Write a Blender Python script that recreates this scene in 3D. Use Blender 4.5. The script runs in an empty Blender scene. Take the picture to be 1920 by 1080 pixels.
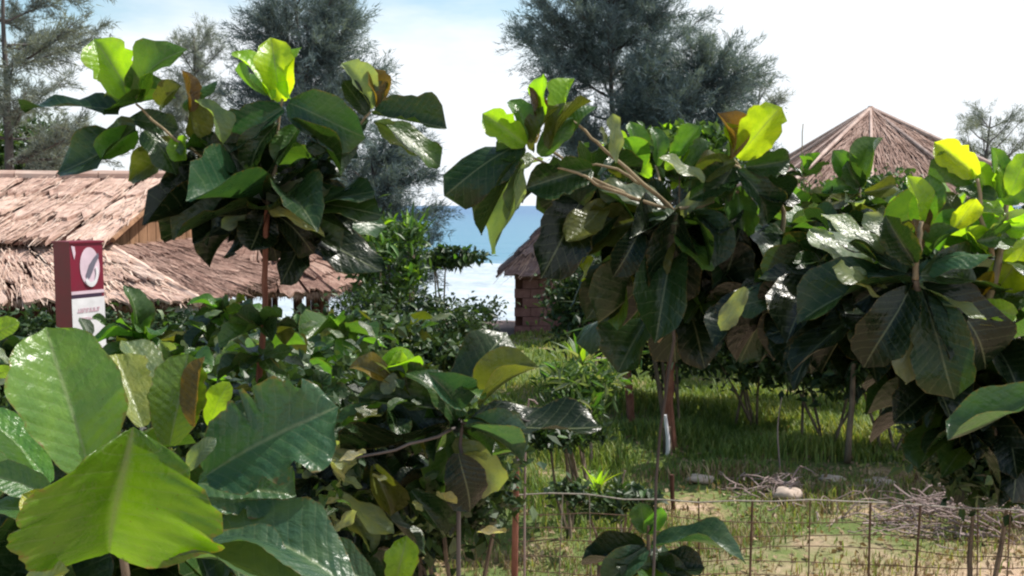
import bpy, math, random
import numpy as np
from mathutils import Vector, Matrix
random.seed(7); rng = np.random.default_rng(7)
S = bpy.context.scene
COL = S.collection

# ------------------------------------------------------------------ camera
F = 1800.0                      # focal length in photo pixels (photo 1920 x 1080)
CAMZ = 3.2
PITCH = math.atan(155 / F)
cam_d = bpy.data.cameras.new('camera'); cam = bpy.data.objects.new('camera', cam_d); COL.objects.link(cam)
cam_d.sensor_width = 36; cam_d.lens = F / 1920 * 36
cam_d.clip_start = 0.05; cam_d.clip_end = 9000
cam.location = (0, 0, CAMZ); cam.rotation_euler = (math.pi / 2 - PITCH, 0, 0)
S.camera = cam
S.render.resolution_x = 1024; S.render.resolution_y = 576

# ------------------------------------------------------------------ light
SUN = Vector((0.50, 0.22, 0.84)).normalized()      # towards the sun
elev = math.asin(SUN.z); azim = math.atan2(SUN.x, SUN.y)
sd = bpy.data.lights.new('sun', 'SUN'); sd.energy = 5.0; sd.angle = math.radians(0.6); sd.color = (1.0, 0.95, 0.87)
so = bpy.data.objects.new('sun', sd); COL.objects.link(so)
so.rotation_euler = (-SUN).to_track_quat('-Z', 'Y').to_euler(); so.location = (0, 0, 30)

def NT(nt):
    def n(kind, ins=None, **props):
        nd = nt.nodes.new(kind)
        for k, v in props.items(): setattr(nd, k, v)
        for k, v in (ins or {}).items():
            s = nd.inputs[k]
            if isinstance(v, bpy.types.NodeSocket): nt.links.new(v, s)
            else: s.default_value = v
        return nd
    return n

W = bpy.data.worlds.new('World'); S.world = W; W.use_nodes = True
nt = W.node_tree; nt.nodes.clear(); n = NT(nt)
sky = n('ShaderNodeTexSky'); sky.sky_type = 'NISHITA'; sky.sun_disc = False
sky.sun_elevation = elev; sky.sun_rotation = azim; sky.air_density = 1.0; sky.dust_density = 1.2; sky.ozone_density = 1.5
tc = n('ShaderNodeTexCoord')
mp = n('ShaderNodeMapping', {'Vector': tc.outputs['Generated'], 'Location': (2.35, 0.6, 1.2), 'Scale': (1.3, 1.0, 4.2)})
nz = n('ShaderNodeTexNoise', {'Vector': mp.outputs[0], 'Scale': 1.7, 'Detail': 6.0, 'Roughness': 0.55})
sep = n('ShaderNodeSeparateXYZ', {'Vector': tc.outputs['Generated']})
# cloud cover thickens towards the horizon
hz = n('ShaderNodeMapRange', {'Value': sep.outputs['Z'], 'From Min': 0.0, 'From Max': 0.36, 'To Min': 0.30, 'To Max': -0.03})
sunside = n('ShaderNodeMath', {0: sep.outputs['X'], 1: 0.42}, operation='MULTIPLY')
ad0 = n('ShaderNodeMath', {0: nz.outputs['Fac'], 1: hz.outputs[0]}, operation='ADD')
ad = n('ShaderNodeMath', {0: ad0.outputs[0], 1: sunside.outputs[0]}, operation='ADD')
cr = n('ShaderNodeMapRange', {'Value': ad.outputs[0], 'From Min': 0.42, 'From Max': 0.68}); cr.interpolation_type = 'SMOOTHSTEP'
mx = n('ShaderNodeMix', {'Factor': cr.outputs[0], 'A': sky.outputs[0], 'B': (7.7, 8.1, 8.5, 1)}, data_type='RGBA')
skb = n('ShaderNodeMix', {'Factor': 1.0, 'A': sky.outputs[0], 'B': (1.45, 1.5, 1.25, 1)}, data_type='RGBA', blend_type='MULTIPLY')
nt.links.new(skb.outputs['Result'], mx.inputs['A'])
for s in mx.inputs:
    pass
bg = n('ShaderNodeBackground', {'Color': mx.outputs['Result'], 'Strength': 0.10})
nt.links.new(bg.outputs[0], n('ShaderNodeOutputWorld').inputs['Surface'])

S.render.engine = 'CYCLES'
S.view_settings.view_transform = 'Standard'; S.view_settings.look = 'None'
S.view_settings.gamma = 1; S.view_settings.use_curve_mapping = False
S.view_settings.exposure = 0.45
S.cycles.max_bounces = 6; S.cycles.diffuse_bounces = 3; S.cycles.transmission_bounces = 4
S.cycles.filter_width = 2.2

# ------------------------------------------------------------------ helpers
_f = Vector((0, math.cos(PITCH), -math.sin(PITCH))); _u = Vector((0, math.sin(PITCH), math.cos(PITCH)))
def P(px, py, D):
    """the point of the place that lies at distance D (world Y) where the photograph shows (px, py)"""
    r = _f + Vector((1, 0, 0)) * ((px - 960) / F) + _u * ((540 - py) / F)
    t = D / r.y
    return Vector((0, 0, CAMZ)) + r * t

def ground_z(y, x=0.0):
    if y < 8.6: z = 0.0
    elif y < 30: z = -0.02 * (y - 8.6)
    elif y < 38: z = -0.428 - 0.14 * (y - 30)
    else: z = -1.548 - 0.05 * (y - 38)
    return z
SEA = -1.35

def tag(o, label=None, cat=None, group=None, kind=None):
    if label: o['label'] = label
    if cat: o['category'] = cat
    if group: o['group'] = group
    if kind: o['kind'] = kind
    return o
def empty(name, loc, label, cat, group=None, rz=0):
    o = bpy.data.objects.new(name, None); COL.objects.link(o); o.location = loc; o.rotation_euler = (0, 0, rz)
    o.empty_display_size = 0.1
    return tag(o, label, cat, group)
def link(name, me, parent=None, mat=None, world=True):
    o = bpy.data.objects.new(name, me); COL.objects.link(o)
    if mat is not None and len(me.materials) == 0: me.materials.append(mat)
    if parent is not None:
        o.parent = parent
        if world:            # mesh is given in world coordinates
            o.matrix_parent_inverse = Matrix.LocRotScale(world_loc(parent), world_rot(parent), None).inverted()
    return o
def world_loc(p):
    return p.location.copy() if p.parent is None else Vector(world_mat(p).translation)
def world_rot(p):
    return p.rotation_euler.to_quaternion() if p.parent is None else world_mat(p).to_quaternion()
def world_mat(p):
    m = Matrix.LocRotScale(p.location, p.rotation_euler, p.scale)
    if p.parent is not None: return world_mat(p.parent) @ p.matrix_parent_inverse @ m
    return m
def npmesh(name, verts, faces, smooth=False, uvs=None):
    """verts (n,3), faces (m,k) with one k"""
    verts = np.asarray(verts, dtype=np.float32); faces = np.asarray(faces, dtype=np.int32)
    me = bpy.data.meshes.new(name); m, k = faces.shape
    me.vertices.add(len(verts)); me.vertices.foreach_set('co', verts.ravel())
    me.loops.add(m * k); me.loops.foreach_set('vertex_index', faces.ravel())
    me.polygons.add(m); me.polygons.foreach_set('loop_start', np.arange(0, m * k, k, dtype=np.int32))
    me.polygons.foreach_set('use_smooth', np.full(m, smooth, dtype=bool))
    if uvs is not None:
        uv = me.uv_layers.new(name='UVMap'); uv.data.foreach_set('uv', np.asarray(uvs, dtype=np.float32)[faces.ravel()].ravel())
    me.update(calc_edges=True); me.validate()
    return me

class MB:
    def __init__(s): s.v = []; s.f = []
    def box(s, c, size, rot=None, jit=0):
        c = Vector(c); b = len(s.v)
        for dz in (-.5, .5):
            for dx, dy in ((-.5, -.5), (.5, -.5), (.5, .5), (-.5, .5)):
                p = Vector((dx * size[0], dy * size[1], dz * size[2]))
                if jit: p += Vector((random.uniform(-jit, jit), random.uniform(-jit, jit), random.uniform(-jit, jit)))
                if rot is not None: p = rot @ p
                s.v.append(c + p)
        for q in ((0, 3, 2, 1), (4, 5, 6, 7), (0, 1, 5, 4), (1, 2, 6, 5), (2, 3, 7, 6), (3, 0, 4, 7)):
            s.f.append(tuple(b + i for i in q))
        return s
    def tube(s, pts, radii, seg=8, wob=0.0):
        pts = [Vector(p) for p in pts]
        if not hasattr(radii, '__len__'): radii = [radii] * len(pts)
        b = len(s.v); up = Vector((0.13, 0.37, 1)).normalized()
        for i, p in enumerate(pts):
            t = (pts[min(i + 1, len(pts) - 1)] - pts[max(i - 1, 0)]).normalized()
            a = t.cross(up)
            if a.length < 1e-3: a = t.cross(Vector((1, 0, 0)))
            a.normalize(); c = t.cross(a)
            for k in range(seg):
                th = 2 * math.pi * k / seg; r = radii[i] * (1 + random.uniform(-wob, wob))
                s.v.append(p + (a * math.cos(th) + c * math.sin(th)) * r)
        for i in range(len(pts) - 1):
            for k in range(seg):
                k2 = (k + 1) % seg
                s.f.append((b + i * seg + k, b + i * seg + k2, b + (i + 1) * seg + k2, b + (i + 1) * seg + k))
        s.f.append(tuple(b + k for k in range(seg))[::-1])
        e = b + (len(pts) - 1) * seg
        s.f.append(tuple(e + k for k in range(seg)))
        return s
    def poly(s, pts):
        b = len(s.v); s.v += [Vector(p) for p in pts]; s.f.append(tuple(range(b, b + len(pts)))); return s
    def mesh(s, name, smooth=False):
        me = bpy.data.meshes.new(name); me.from_pydata([tuple(v) for v in s.v], [], s.f); me.update()
        if smooth: me.polygons.foreach_set('use_smooth', [True] * len(me.polygons))
        return me
    def build(s, name, mat, parent=None, smooth=False, world=True):
        return link(name, s.mesh(name, smooth), parent, mat, world)

def wobble(pts, amt, sub=4):
    """subdivide a polyline with a little crookedness"""
    pts = [Vector(p) for p in pts]; out = []
    for i in range(len(pts) - 1):
        p0 = pts[max(i - 1, 0)]; p1 = pts[i]; p2 = pts[i + 1]; p3 = pts[min(i + 2, len(pts) - 1)]
        for k in range(sub):
            t = k / sub
            q = 0.5 * ((2 * p1) + (-p0 + p2) * t + (2 * p0 - 5 * p1 + 4 * p2 - p3) * t * t + (-p0 + 3 * p1 - 3 * p2 + p3) * t ** 3)
            if i or k: q += Vector([random.uniform(-amt, amt) for _ in range(3)])
            out.append(q)
    out.append(pts[-1]); return out

# ------------------------------------------------------------------ materials
def mat(name):
    m = bpy.data.materials.new(name); m.use_nodes = True; m.node_tree.nodes.clear(); return m, NT(m.node_tree)
def finish(m, sh): m.node_tree.links.new(sh, m.node_tree.nodes.new('ShaderNodeOutputMaterial').inputs['Surface'])
def ramp(nd, val, stops, interp='LINEAR'):
    r = nd('ShaderNodeValToRGB', {'Fac': val}); e = r.color_ramp.elements; r.color_ramp.interpolation = interp
    while len(e) > 1: e.remove(e[-1])
    e[0].position = stops[0][0]; e[0].color = (*stops[0][1], 1)
    for p, c in stops[1:]:
        x = e.new(p); x.color = (*c, 1)
    return r.outputs['Color']
def M2(nd, op, a, b=0.0, c=None):
    ins = {0: a, 1: b}
    if c is not None: ins[2] = c
    return nd('ShaderNodeMath', ins, operation=op).outputs[0]
def mix(nd, f, a, b, blend='MIX'):
    return nd('ShaderNodeMix', {'Factor': f, 'A': a, 'B': b}, data_type='RGBA', blend_type=blend).outputs['Result']
# the generic 'A'/'B'/'Factor' names resolve to float sockets first, so wrap the lookup
def mix(nd, f, a, b, blend='MIX'):
    x = nd('ShaderNodeMix', data_type='RGBA', blend_type=blend); t = x.id_data
    for idx, v in ((0, f), (6, a), (7, b)):
        if isinstance(v, bpy.types.NodeSocket): t.links.new(v, x.inputs[idx])
        else: x.inputs[idx].default_value = v if idx == 0 else ((*v, 1) if len(v) == 3 else v)
    return x.outputs[2]
# repair the two world mixes the same way
def fixmix(node, f, a, b, t):
    for idx, v in ((0, f), (6, a), (7, b)):
        if isinstance(v, bpy.types.NodeSocket): t.links.new(v, node.inputs[idx])
        elif idx == 0: node.inputs[0].default_value = v
        else: node.inputs[idx].default_value = v
for l in list(nt.links):
    if l.to_node in (mx, skb): nt.links.remove(l)
fixmix(skb, 1.0, sky.outputs[0], (1.45, 1.5, 1.3, 1), nt)
fixmix(mx, cr.outputs[0], skb.outputs[2], (7.7, 8.1, 8.5, 1), nt)
nt.links.new(mx.outputs[2], bg.inputs['Color'])

def leaf_material(name, veins=True, gloss=0.27, trans=0.42, wear=0.24):
    m, nd = mat(name)
    oi = nd('ShaderNodeObjectInfo'); uv = nd('ShaderNodeTexCoord')
    sp = nd('ShaderNodeSeparateXYZ', {'Vector': uv.outputs['UV']})
    ua = M2(nd, 'MULTIPLY', M2(nd, 'ABSOLUTE', M2(nd, 'SUBTRACT', sp.outputs[0], 0.5)), 2.0)
    off = nd('ShaderNodeVectorMath', {0: uv.outputs['Object'], 1: oi.outputs['Location']}, operation='ADD')
    n1 = nd('ShaderNodeTexNoise', {'Vector': off.outputs[0], 'Scale': 5.0, 'Detail': 4.0})
    n2 = nd('ShaderNodeTexNoise', {'Vector': off.outputs[0], 'Scale': 26.0, 'Detail': 3.0})
    # midrib and side veins from the leaf's own coordinates
    rib = nd('ShaderNodeMapRange', {'Value': ua, 'From Min': 0.008, 'From Max': 0.045, 'To Min': 1.0, 'To Max': 0.0}).outputs[0]
    s = M2(nd, 'MULTIPLY', M2(nd, 'SUBTRACT', sp.outputs[1], M2(nd, 'MULTIPLY', M2(nd, 'POWER', ua, 0.8), 0.20)), 10.0)
    s = M2(nd, 'ADD', s, M2(nd, 'MULTIPLY', n1.outputs['Fac'], 0.35))
    w = M2(nd, 'ABSOLUTE', M2(nd, 'SUBTRACT', M2(nd, 'FRACT', s), 0.5))
    vein = nd('ShaderNodeMapRange', {'Value': w, 'From Min': 0.0, 'From Max': 0.06, 'To Min': 1.0, 'To Max': 0.0}).outputs[0]
    vall = M2(nd, 'MAXIMUM', rib, M2(nd, 'MULTIPLY', vein, 0.45)) if veins else rib
    base = mix(nd, nd('ShaderNodeMapRange', {'Value': n1.outputs['Fac'], 'From Min': 0.35, 'From Max': 0.7}).outputs[0], oi.outputs['Color'],
               mix(nd, 1.0, oi.outputs['Color'], (1.45, 1.3, 0.9), 'MULTIPLY'))
    # worn, yellowed patches towards the margin (own shape, per leaf)
    edge = M2(nd, 'ADD', M2(nd, 'MULTIPLY', ua, 0.26), M2(nd, 'ADD', M2(nd, 'MULTIPLY', n2.outputs['Fac'], 0.35), M2(nd, 'MULTIPLY', n1.outputs['Fac'], 0.55)))
    edge = M2(nd, 'ADD', edge, M2(nd, 'MULTIPLY', oi.outputs['Random'], 0.22))
    wf = nd('ShaderNodeMapRange', {'Value': edge, 'From Min': 0.89, 'From Max': 0.99, 'To Max': wear}).outputs[0]
    base = mix(nd, wf, base, (0.20, 0.16, 0.055))
    spot = nd('ShaderNodeMapRange', {'Value': edge, 'From Min': 0.975, 'From Max': 1.01, 'To Max': wear * 2}).outputs[0]
    base = mix(nd, spot, base, (0.13, 0.06, 0.025))
    sn = nd('ShaderNodeTexVoronoi', {'Vector': off.outputs[0], 'Scale': 23.0, 'Randomness': 1.0})
    sm = nd('ShaderNodeMapRange', {'Value': M2(nd, 'ADD', sn.outputs['Distance'], M2(nd, 'MULTIPLY', n2.outputs['Fac'], 0.5)), 'From Min': 0.27, 'From Max': 0.34, 'To Min': 0.75, 'To Max': 0.0}).outputs[0]
    base = mix(nd, sm, base, (0.07, 0.04, 0.02))
    rim = nd('ShaderNodeMapRange', {'Value': M2(nd, 'ADD', ua, M2(nd, 'MULTIPLY', n2.outputs['Fac'], 0.35)), 'From Min': 1.13, 'From Max': 1.2, 'To Max': 0.7}).outputs[0]
    base = mix(nd, rim, base, (0.14, 0.10, 0.03))
    basev = mix(nd, M2(nd, 'MULTIPLY', vall, 0.75), base, mix(nd, 0.45, base, (0.46, 0.52, 0.28)))
    h = M2(nd, 'ADD', M2(nd, 'MULTIPLY', w, 0.8 if veins else 0.0), M2(nd, 'MULTIPLY', n2.outputs['Fac'], 0.5))
    bp0 = nd('ShaderNodeBump', {'Height': h, 'Strength': 0.30, 'Distance': 0.008})
    n3 = nd('ShaderNodeTexNoise', {'Vector': off.outputs[0], 'Scale': 9.0, 'Detail': 3.0, 'Distortion': 0.6})
    bp = nd('ShaderNodeBump', {'Height': n3.outputs['Fac'], 'Strength': 0.22, 'Distance': 0.03, 'Normal': bp0.outputs[0]})
    pr = nd('ShaderNodeBsdfPrincipled', {'Base Color': basev, 'Roughness': nd('ShaderNodeMapRange', {'Value': n1.outputs['Fac'], 'From Min': 0.3, 'From Max': 0.7, 'To Min': gloss - 0.05, 'To Max': gloss + 0.12}).outputs[0], 'Specular IOR Level': 0.5, 'Normal': bp.outputs[0]})
    tcol = mix(nd, 1.0, mix(nd, M2(nd, 'MULTIPLY', vall, 0.55), base, mix(nd, 1.0, base, (0.25, 0.3, 0.2), 'MULTIPLY')), (3.7, 3.6, 1.15), 'MULTIPLY')
    lum = nd('ShaderNodeRGBToBW', {'Color': oi.outputs['Color']}).outputs[0]
    thin = nd('ShaderNodeMapRange', {'Value': lum, 'From Min': 0.015, 'From Max': 0.17, 'To Min': 0.10, 'To Max': 1.0}).outputs[0]
    tcol = mix(nd, thin, (0.002, 0.004, 0.001), tcol)
    tr = nd('ShaderNodeBsdfTranslucent', {'Color': tcol})
    ms = nd('ShaderNodeMixShader', {0: trans, 1: pr.outputs[0], 2: tr.outputs[0]})
    finish(m, ms.outputs[0]); return m
LEAF = leaf_material('sea_almond_leaf')
SMALL = leaf_material('shrub_leaf', veins=False, gloss=0.45, trans=0.3)

def foliage_material(name, c0, c1, c2, rough=0.6, trans=0.25, scale=3.0):
    m, nd = mat(name); t = nd('ShaderNodeTexCoord'); g = nd('ShaderNodeNewGeometry')
    a = nd('ShaderNodeTexNoise', {'Vector': t.outputs['Object'], 'Scale': scale, 'Detail': 4.0})
    f = M2(nd, 'ADD', M2(nd, 'MULTIPLY', a.outputs['Fac'], 0.7), M2(nd, 'MULTIPLY', g.outputs['Random Per Island'], 0.35))
    c = ramp(nd, f, [(0.28, c0), (0.52, c1), (0.8, c2)])
    pr = nd('ShaderNodeBsdfPrincipled', {'Base Color': c, 'Roughness': rough, 'Specular IOR Level': 0.35})
    tr = nd('ShaderNodeBsdfTranslucent', {'Color': mix(nd, 1.0, c, (2.2, 2.0, 0.9), 'MULTIPLY')})
    finish(m, nd('ShaderNodeMixShader', {0: trans, 1: pr.outputs[0], 2: tr.outputs[0]}).outputs[0]); return m
NEEDLE = foliage_material('casuarina_needles', (0.07, 0.11, 0.125), (0.12, 0.17, 0.19), (0.19, 0.25, 0.25), 0.7, 0.15, 0.7)  # both needle colours carry a painted bluish glare veil over grey-green
NEEDLE2 = foliage_material('casuarina_needles_pale', (0.09, 0.115, 0.115), (0.15, 0.18, 0.175), (0.22, 0.25, 0.23), 0.7, 0.2, 0.7)
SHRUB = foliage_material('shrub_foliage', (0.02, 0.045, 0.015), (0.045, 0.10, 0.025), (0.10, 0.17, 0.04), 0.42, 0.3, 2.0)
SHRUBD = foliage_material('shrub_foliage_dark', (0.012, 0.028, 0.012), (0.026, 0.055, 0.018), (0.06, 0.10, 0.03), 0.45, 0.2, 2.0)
GRASS = foliage_material('grass_blades', (0.07, 0.13, 0.03), (0.14, 0.215, 0.05), (0.30, 0.30, 0.11), 0.6, 0.3, 0.55)
DRY = foliage_material('dry_leaf_litter', (0.13, 0.09, 0.05), (0.28, 0.20, 0.12), (0.45, 0.36, 0.24), 0.8, 0.1, 2.0)

def wood(name, c0, c1, scale=8.0, rough=0.85, stretch=(1, 1, 0.15)):
    m, nd = mat(name); t = nd('ShaderNodeTexCoord')
    mpn = nd('ShaderNodeMapping', {'Vector': t.outputs['Object'], 'Scale': stretch})
    a = nd('ShaderNodeTexNoise', {'Vector': mpn.outputs[0], 'Scale': scale, 'Detail': 6.0, 'Roughness': 0.65})
    b = nd('ShaderNodeTexNoise', {'Vector': t.outputs['Object'], 'Scale': scale * 0.35, 'Detail': 3.0})
    f = M2(nd, 'ADD', M2(nd, 'MULTIPLY', a.outputs['Fac'], 0.65), M2(nd, 'MULTIPLY', b.outputs['Fac'], 0.35))
    c = ramp(nd, f, [(0.35, c0), (0.65, c1)])
    bp = nd('ShaderNodeBump', {'Height': a.outputs['Fac'], 'Strength': 0.6, 'Distance': 0.01})
    finish(m, nd('ShaderNodeBsdfPrincipled', {'Base Color': c, 'Roughness': rough, 'Specular IOR Level': 0.25, 'Normal': bp.outputs[0]}).outputs[0]); return m
BARK = wood('bark_grey_brown', (0.06, 0.045, 0.035), (0.22, 0.17, 0.12), 22)
BARKR = wood('bark_reddish', (0.10, 0.035, 0.022), (0.26, 0.12, 0.08), 20)
STEM = wood('young_stem', (0.16, 0.12, 0.07), (0.34, 0.27, 0.17), 25)
BARKD = wood('casuarina_bark', (0.05, 0.045, 0.045), (0.14, 0.12, 0.11), 6)
TWIG = wood('dead_twigs', (0.16, 0.11, 0.10), (0.42, 0.33, 0.31), 6)
POLE = wood('pale_bamboo', (0.38, 0.26, 0.22), (0.62, 0.48, 0.42), 12)
TIMBER = wood('dark_red_timber', (0.05, 0.02, 0.015), (0.13, 0.055, 0.04), 10)
TIMBERB = wood('brown_plank', (0.12, 0.06, 0.03), (0.34, 0.19, 0.11), 6)
RUST = wood('rusty_post', (0.12, 0.045, 0.03), (0.29, 0.13, 0.09), 18)
WIRE = wood('rusty_wire', (0.05, 0.03, 0.02), (0.14, 0.09, 0.06), 30)
WIREG = wood('galvanised_wire', (0.13, 0.115, 0.095), (0.30, 0.27, 0.23), 30, 0.6)

def thatch(name, c0, c1, c2):
    m, nd = mat(name); t = nd('ShaderNodeTexCoord'); oi = nd('ShaderNodeObjectInfo')
    mp1 = nd('ShaderNodeMapping', {'Vector': t.outputs['UV'], 'Scale': (34, 3.0, 1)})
    off = nd('ShaderNodeVectorMath', {0: mp1.outputs[0], 1: M2(nd, 'MULTIPLY', oi.outputs['Random'], 40.0)}, operation='ADD')
    a = nd('ShaderNodeTexNoise', {'Vector': off.outputs[0], 'Scale': 1.0, 'Detail': 5.0, 'Roughness': 0.7})
    b = nd('ShaderNodeTexNoise', {'Vector': t.outputs['Object'], 'Scale': 2.6, 'Detail': 4.0, 'Roughness': 0.6})
    mp2 = nd('ShaderNodeMapping', {'Vector': t.outputs['UV'], 'Scale': (2.0, 7.0, 1)})
    off2 = nd('ShaderNodeVectorMath', {0: mp2.outputs[0], 1: M2(nd, 'MULTIPLY', oi.outputs['Random'], 70.0)}, operation='ADD')
    d = nd('ShaderNodeTexNoise', {'Vector': off2.outputs[0], 'Scale': 1.2, 'Detail': 3.0, 'Distortion': 0.8})
    f = M2(nd, 'ADD', M2(nd, 'MULTIPLY', a.outputs['Fac'], 0.40), M2(nd, 'ADD', M2(nd, 'MULTIPLY', b.outputs['Fac'], 0.28), M2(nd, 'MULTIPLY', d.outputs['Fac'], 0.34)))
    f = M2(nd, 'ADD', f, M2(nd, 'MULTIPLY', M2(nd, 'SUBTRACT', oi.outputs['Random'], 0.5), 0.12))
    c = ramp(nd, f, [(0.34, c0), (0.50, c1), (0.66, c2)])
    h = M2(nd, 'ADD', M2(nd, 'MULTIPLY', a.outputs['Fac'], 0.6), d.outputs['Fac'])
    bp = nd('ShaderNodeBump', {'Height': h, 'Strength': 0.9, 'Distance': 0.05})
    finish(m, nd('ShaderNodeBsdfPrincipled', {'Base Color': c, 'Roughness': 0.9, 'Specular IOR Level': 0.15, 'Normal': bp.outputs[0]}).outputs[0]); return m
THATCH = thatch('thatch_pale', (0.18, 0.10, 0.08), (0.50, 0.34, 0.28), (0.68, 0.52, 0.44))
THATCHR = thatch('thatch_reddish', (0.11, 0.06, 0.05), (0.25, 0.15, 0.12), (0.42, 0.30, 0.25))
THATCH_S = foliage_material('loose_pale_straw', (0.26, 0.16, 0.12), (0.52, 0.37, 0.30), (0.70, 0.56, 0.47), 0.9, 0.05, 2)
THATCHD = thatch('thatch_grey_brown', (0.07, 0.045, 0.045), (0.17, 0.11, 0.105), (0.34, 0.25, 0.24))
STRAWD = foliage_material('dark_straw', (0.10, 0.055, 0.045), (0.22, 0.135, 0.11), (0.38, 0.26, 0.22), 0.9, 0.05, 2)  # darker brown straw for the right-hand skirt slope
STRAW = foliage_material('straw_fringe', (0.14, 0.08, 0.06), (0.31, 0.20, 0.165), (0.48, 0.36, 0.31), 0.9, 0.1, 2)

def plain(name, c, rough=0.5, emis=None, metallic=0):
    m, nd = mat(name); t = nd('ShaderNodeTexCoord')
    a = nd('ShaderNodeTexNoise', {'Vector': t.outputs['Object'], 'Scale': 7.0, 'Detail': 5.0})
    cc = mix(nd, nd('ShaderNodeMapRange', {'Value': a.outputs['Fac'], 'From Min': 0.3, 'From Max': 0.75, 'To Max': 0.5}).outputs[0], c, tuple(x * 0.55 + .02 for x in c))
    finish(m, nd('ShaderNodeBsdfPrincipled', {'Base Color': cc, 'Roughness': rough, 'Metallic': metallic}).outputs[0]); return m
MAROON = plain('maroon_paint', (0.20, 0.012, 0.035), 0.4)
WHITE = plain('white_board', (0.78, 0.76, 0.80), 0.5)
PINKW = plain('pinkish_white_print', (0.72, 0.55, 0.64), 0.5)
PINKT = plain('faded_pink_lettering', (0.66, 0.42, 0.50), 0.5)
GREYP = plain('grey_print', (0.16, 0.15, 0.20), 0.5)
BLACKP = plain('dark_stripe', (0.04, 0.02, 0.05), 0.5)
CLOTH = plain('pale_cloth', (0.55, 0.56, 0.66), 0.9)
BRICKM = wood('reddish_wall_block', (0.12, 0.055, 0.05), (0.26, 0.14, 0.13), 4, 0.9, (1, 1, 1))
STONE = wood('pale_stone', (0.34, 0.26, 0.21), (0.55, 0.45, 0.38), 9, 0.9, (1, 1, 1))

# ------------------------------------------------------------------ ground, sea
def ground_mat():
    m, nd = mat('sandy_grass_ground'); g = nd('ShaderNodeNewGeometry')
    sp = nd('ShaderNodeSeparateXYZ', {'Vector': g.outputs['Position']})
    a = nd('ShaderNodeTexNoise', {'Vector': g.outputs['Position'], 'Scale': 0.55, 'Detail': 8.0, 'Roughness': 0.62})
    b = nd('ShaderNodeTexNoise', {'Vector': g.outputs['Position'], 'Scale': 14.0, 'Detail': 5.0, 'Roughness': 0.7})
    f = M2(nd, 'ADD', M2(nd, 'MULTIPLY', a.outputs['Fac'], 0.75), M2(nd, 'MULTIPLY', b.outputs['Fac'], 0.25))
    c = ramp(nd, f, [(0.38, (0.075, 0.11, 0.035)), (0.52, (0.13, 0.17, 0.055)), (0.58, (0.30, 0.23, 0.13)), (0.64, (0.50, 0.36, 0.27))])
    # bare pale sand close to the fence, and again on the beach
    near = nd('ShaderNodeMapRange', {'Value': M2(nd, 'ADD', M2(nd, 'SUBTRACT', sp.outputs[1], M2(nd, 'MULTIPLY', sp.outputs[0], 0.35)), M2(nd, 'MULTIPLY', a.outputs['Fac'], 6.0)), 'From Min': 9.75, 'From Max': 10.8, 'To Min': 0.85, 'To Max': 0.0}).outputs[0]
    sandc = mix(nd, b.outputs['Fac'], (0.36, 0.22, 0.15), (0.66, 0.48, 0.38))
    c = mix(nd, near, c, sandc)
    dirt = nd('ShaderNodeMapRange', {'Value': M2(nd, 'ADD', sp.outputs[1], M2(nd, 'MULTIPLY', a.outputs['Fac'], 6.0)), 'From Min': 26.5, 'From Max': 29.0}).outputs[0]
    c = mix(nd, dirt, c, mix(nd, b.outputs['Fac'], (0.14, 0.10, 0.09), (0.34, 0.26, 0.25)))
    beach = nd('ShaderNodeMapRange', {'Value': M2(nd, 'ADD', sp.outputs[1], M2(nd, 'MULTIPLY', a.outputs['Fac'], 2.0)), 'From Min': 31.0, 'From Max': 32.2}).outputs[0]
    wob = M2(nd, 'ADD', sp.outputs[1], M2(nd, 'MULTIPLY', a.outputs['Fac'], 2.5))
    c = mix(nd, beach, c, mix(nd, b.outputs['Fac'], (0.40, 0.36, 0.33), (0.56, 0.51, 0.46)))
    wet = nd('ShaderNodeMapRange', {'Value': wob, 'From Min': 35.6, 'From Max': 36.6}).outputs[0]
    c = mix(nd, wet, c, (0.26, 0.22, 0.19))
    bp = nd('ShaderNodeBump', {'Height': b.outputs['Fac'], 'Strength': 0.8, 'Distance': 0.05})
    finish(m, nd('ShaderNodeBsdfPrincipled', {'Base Color': c, 'Roughness': 0.95, 'Specular IOR Level': 0.1, 'Normal': bp.outputs[0]}).outputs[0]); return m
def bumps(x, y):
    return 0.05 * np.sin(x * 1.3 + 0.6 * y) * np.sin(y * 0.9 + 1.2) + 0.025 * np.sin(x * 3.1 - y * 2.2)
ys = np.concatenate([np.linspace(-20, 4, 10), np.linspace(4.5, 40, 110), np.linspace(42, 90, 12)])
xs = np.concatenate([np.linspace(-400, -30, 12), np.linspace(-28, 28, 140), np.linspace(30, 400, 12)])
gz0 = np.array([ground_z(y) for y in ys])
X, Y = np.meshgrid(xs, ys); Z = gz0[:, None] + bumps(X, Y) * (np.abs(X) < 60)
nxs = len(xs); idx = np.arange(len(ys) * nxs).reshape(len(ys), nxs)
fc = np.stack([idx[:-1, :-1], idx[:-1, 1:], idx[1:, 1:], idx[1:, :-1]], -1).reshape(-1, 4)
go = link('ground', npmesh('ground', np.stack([X, Y, Z], -1).reshape(-1, 3), fc, True), None, ground_mat())
tag(go, 'sandy ground with grass patches sloping towards the beach', kind='structure')

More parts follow.
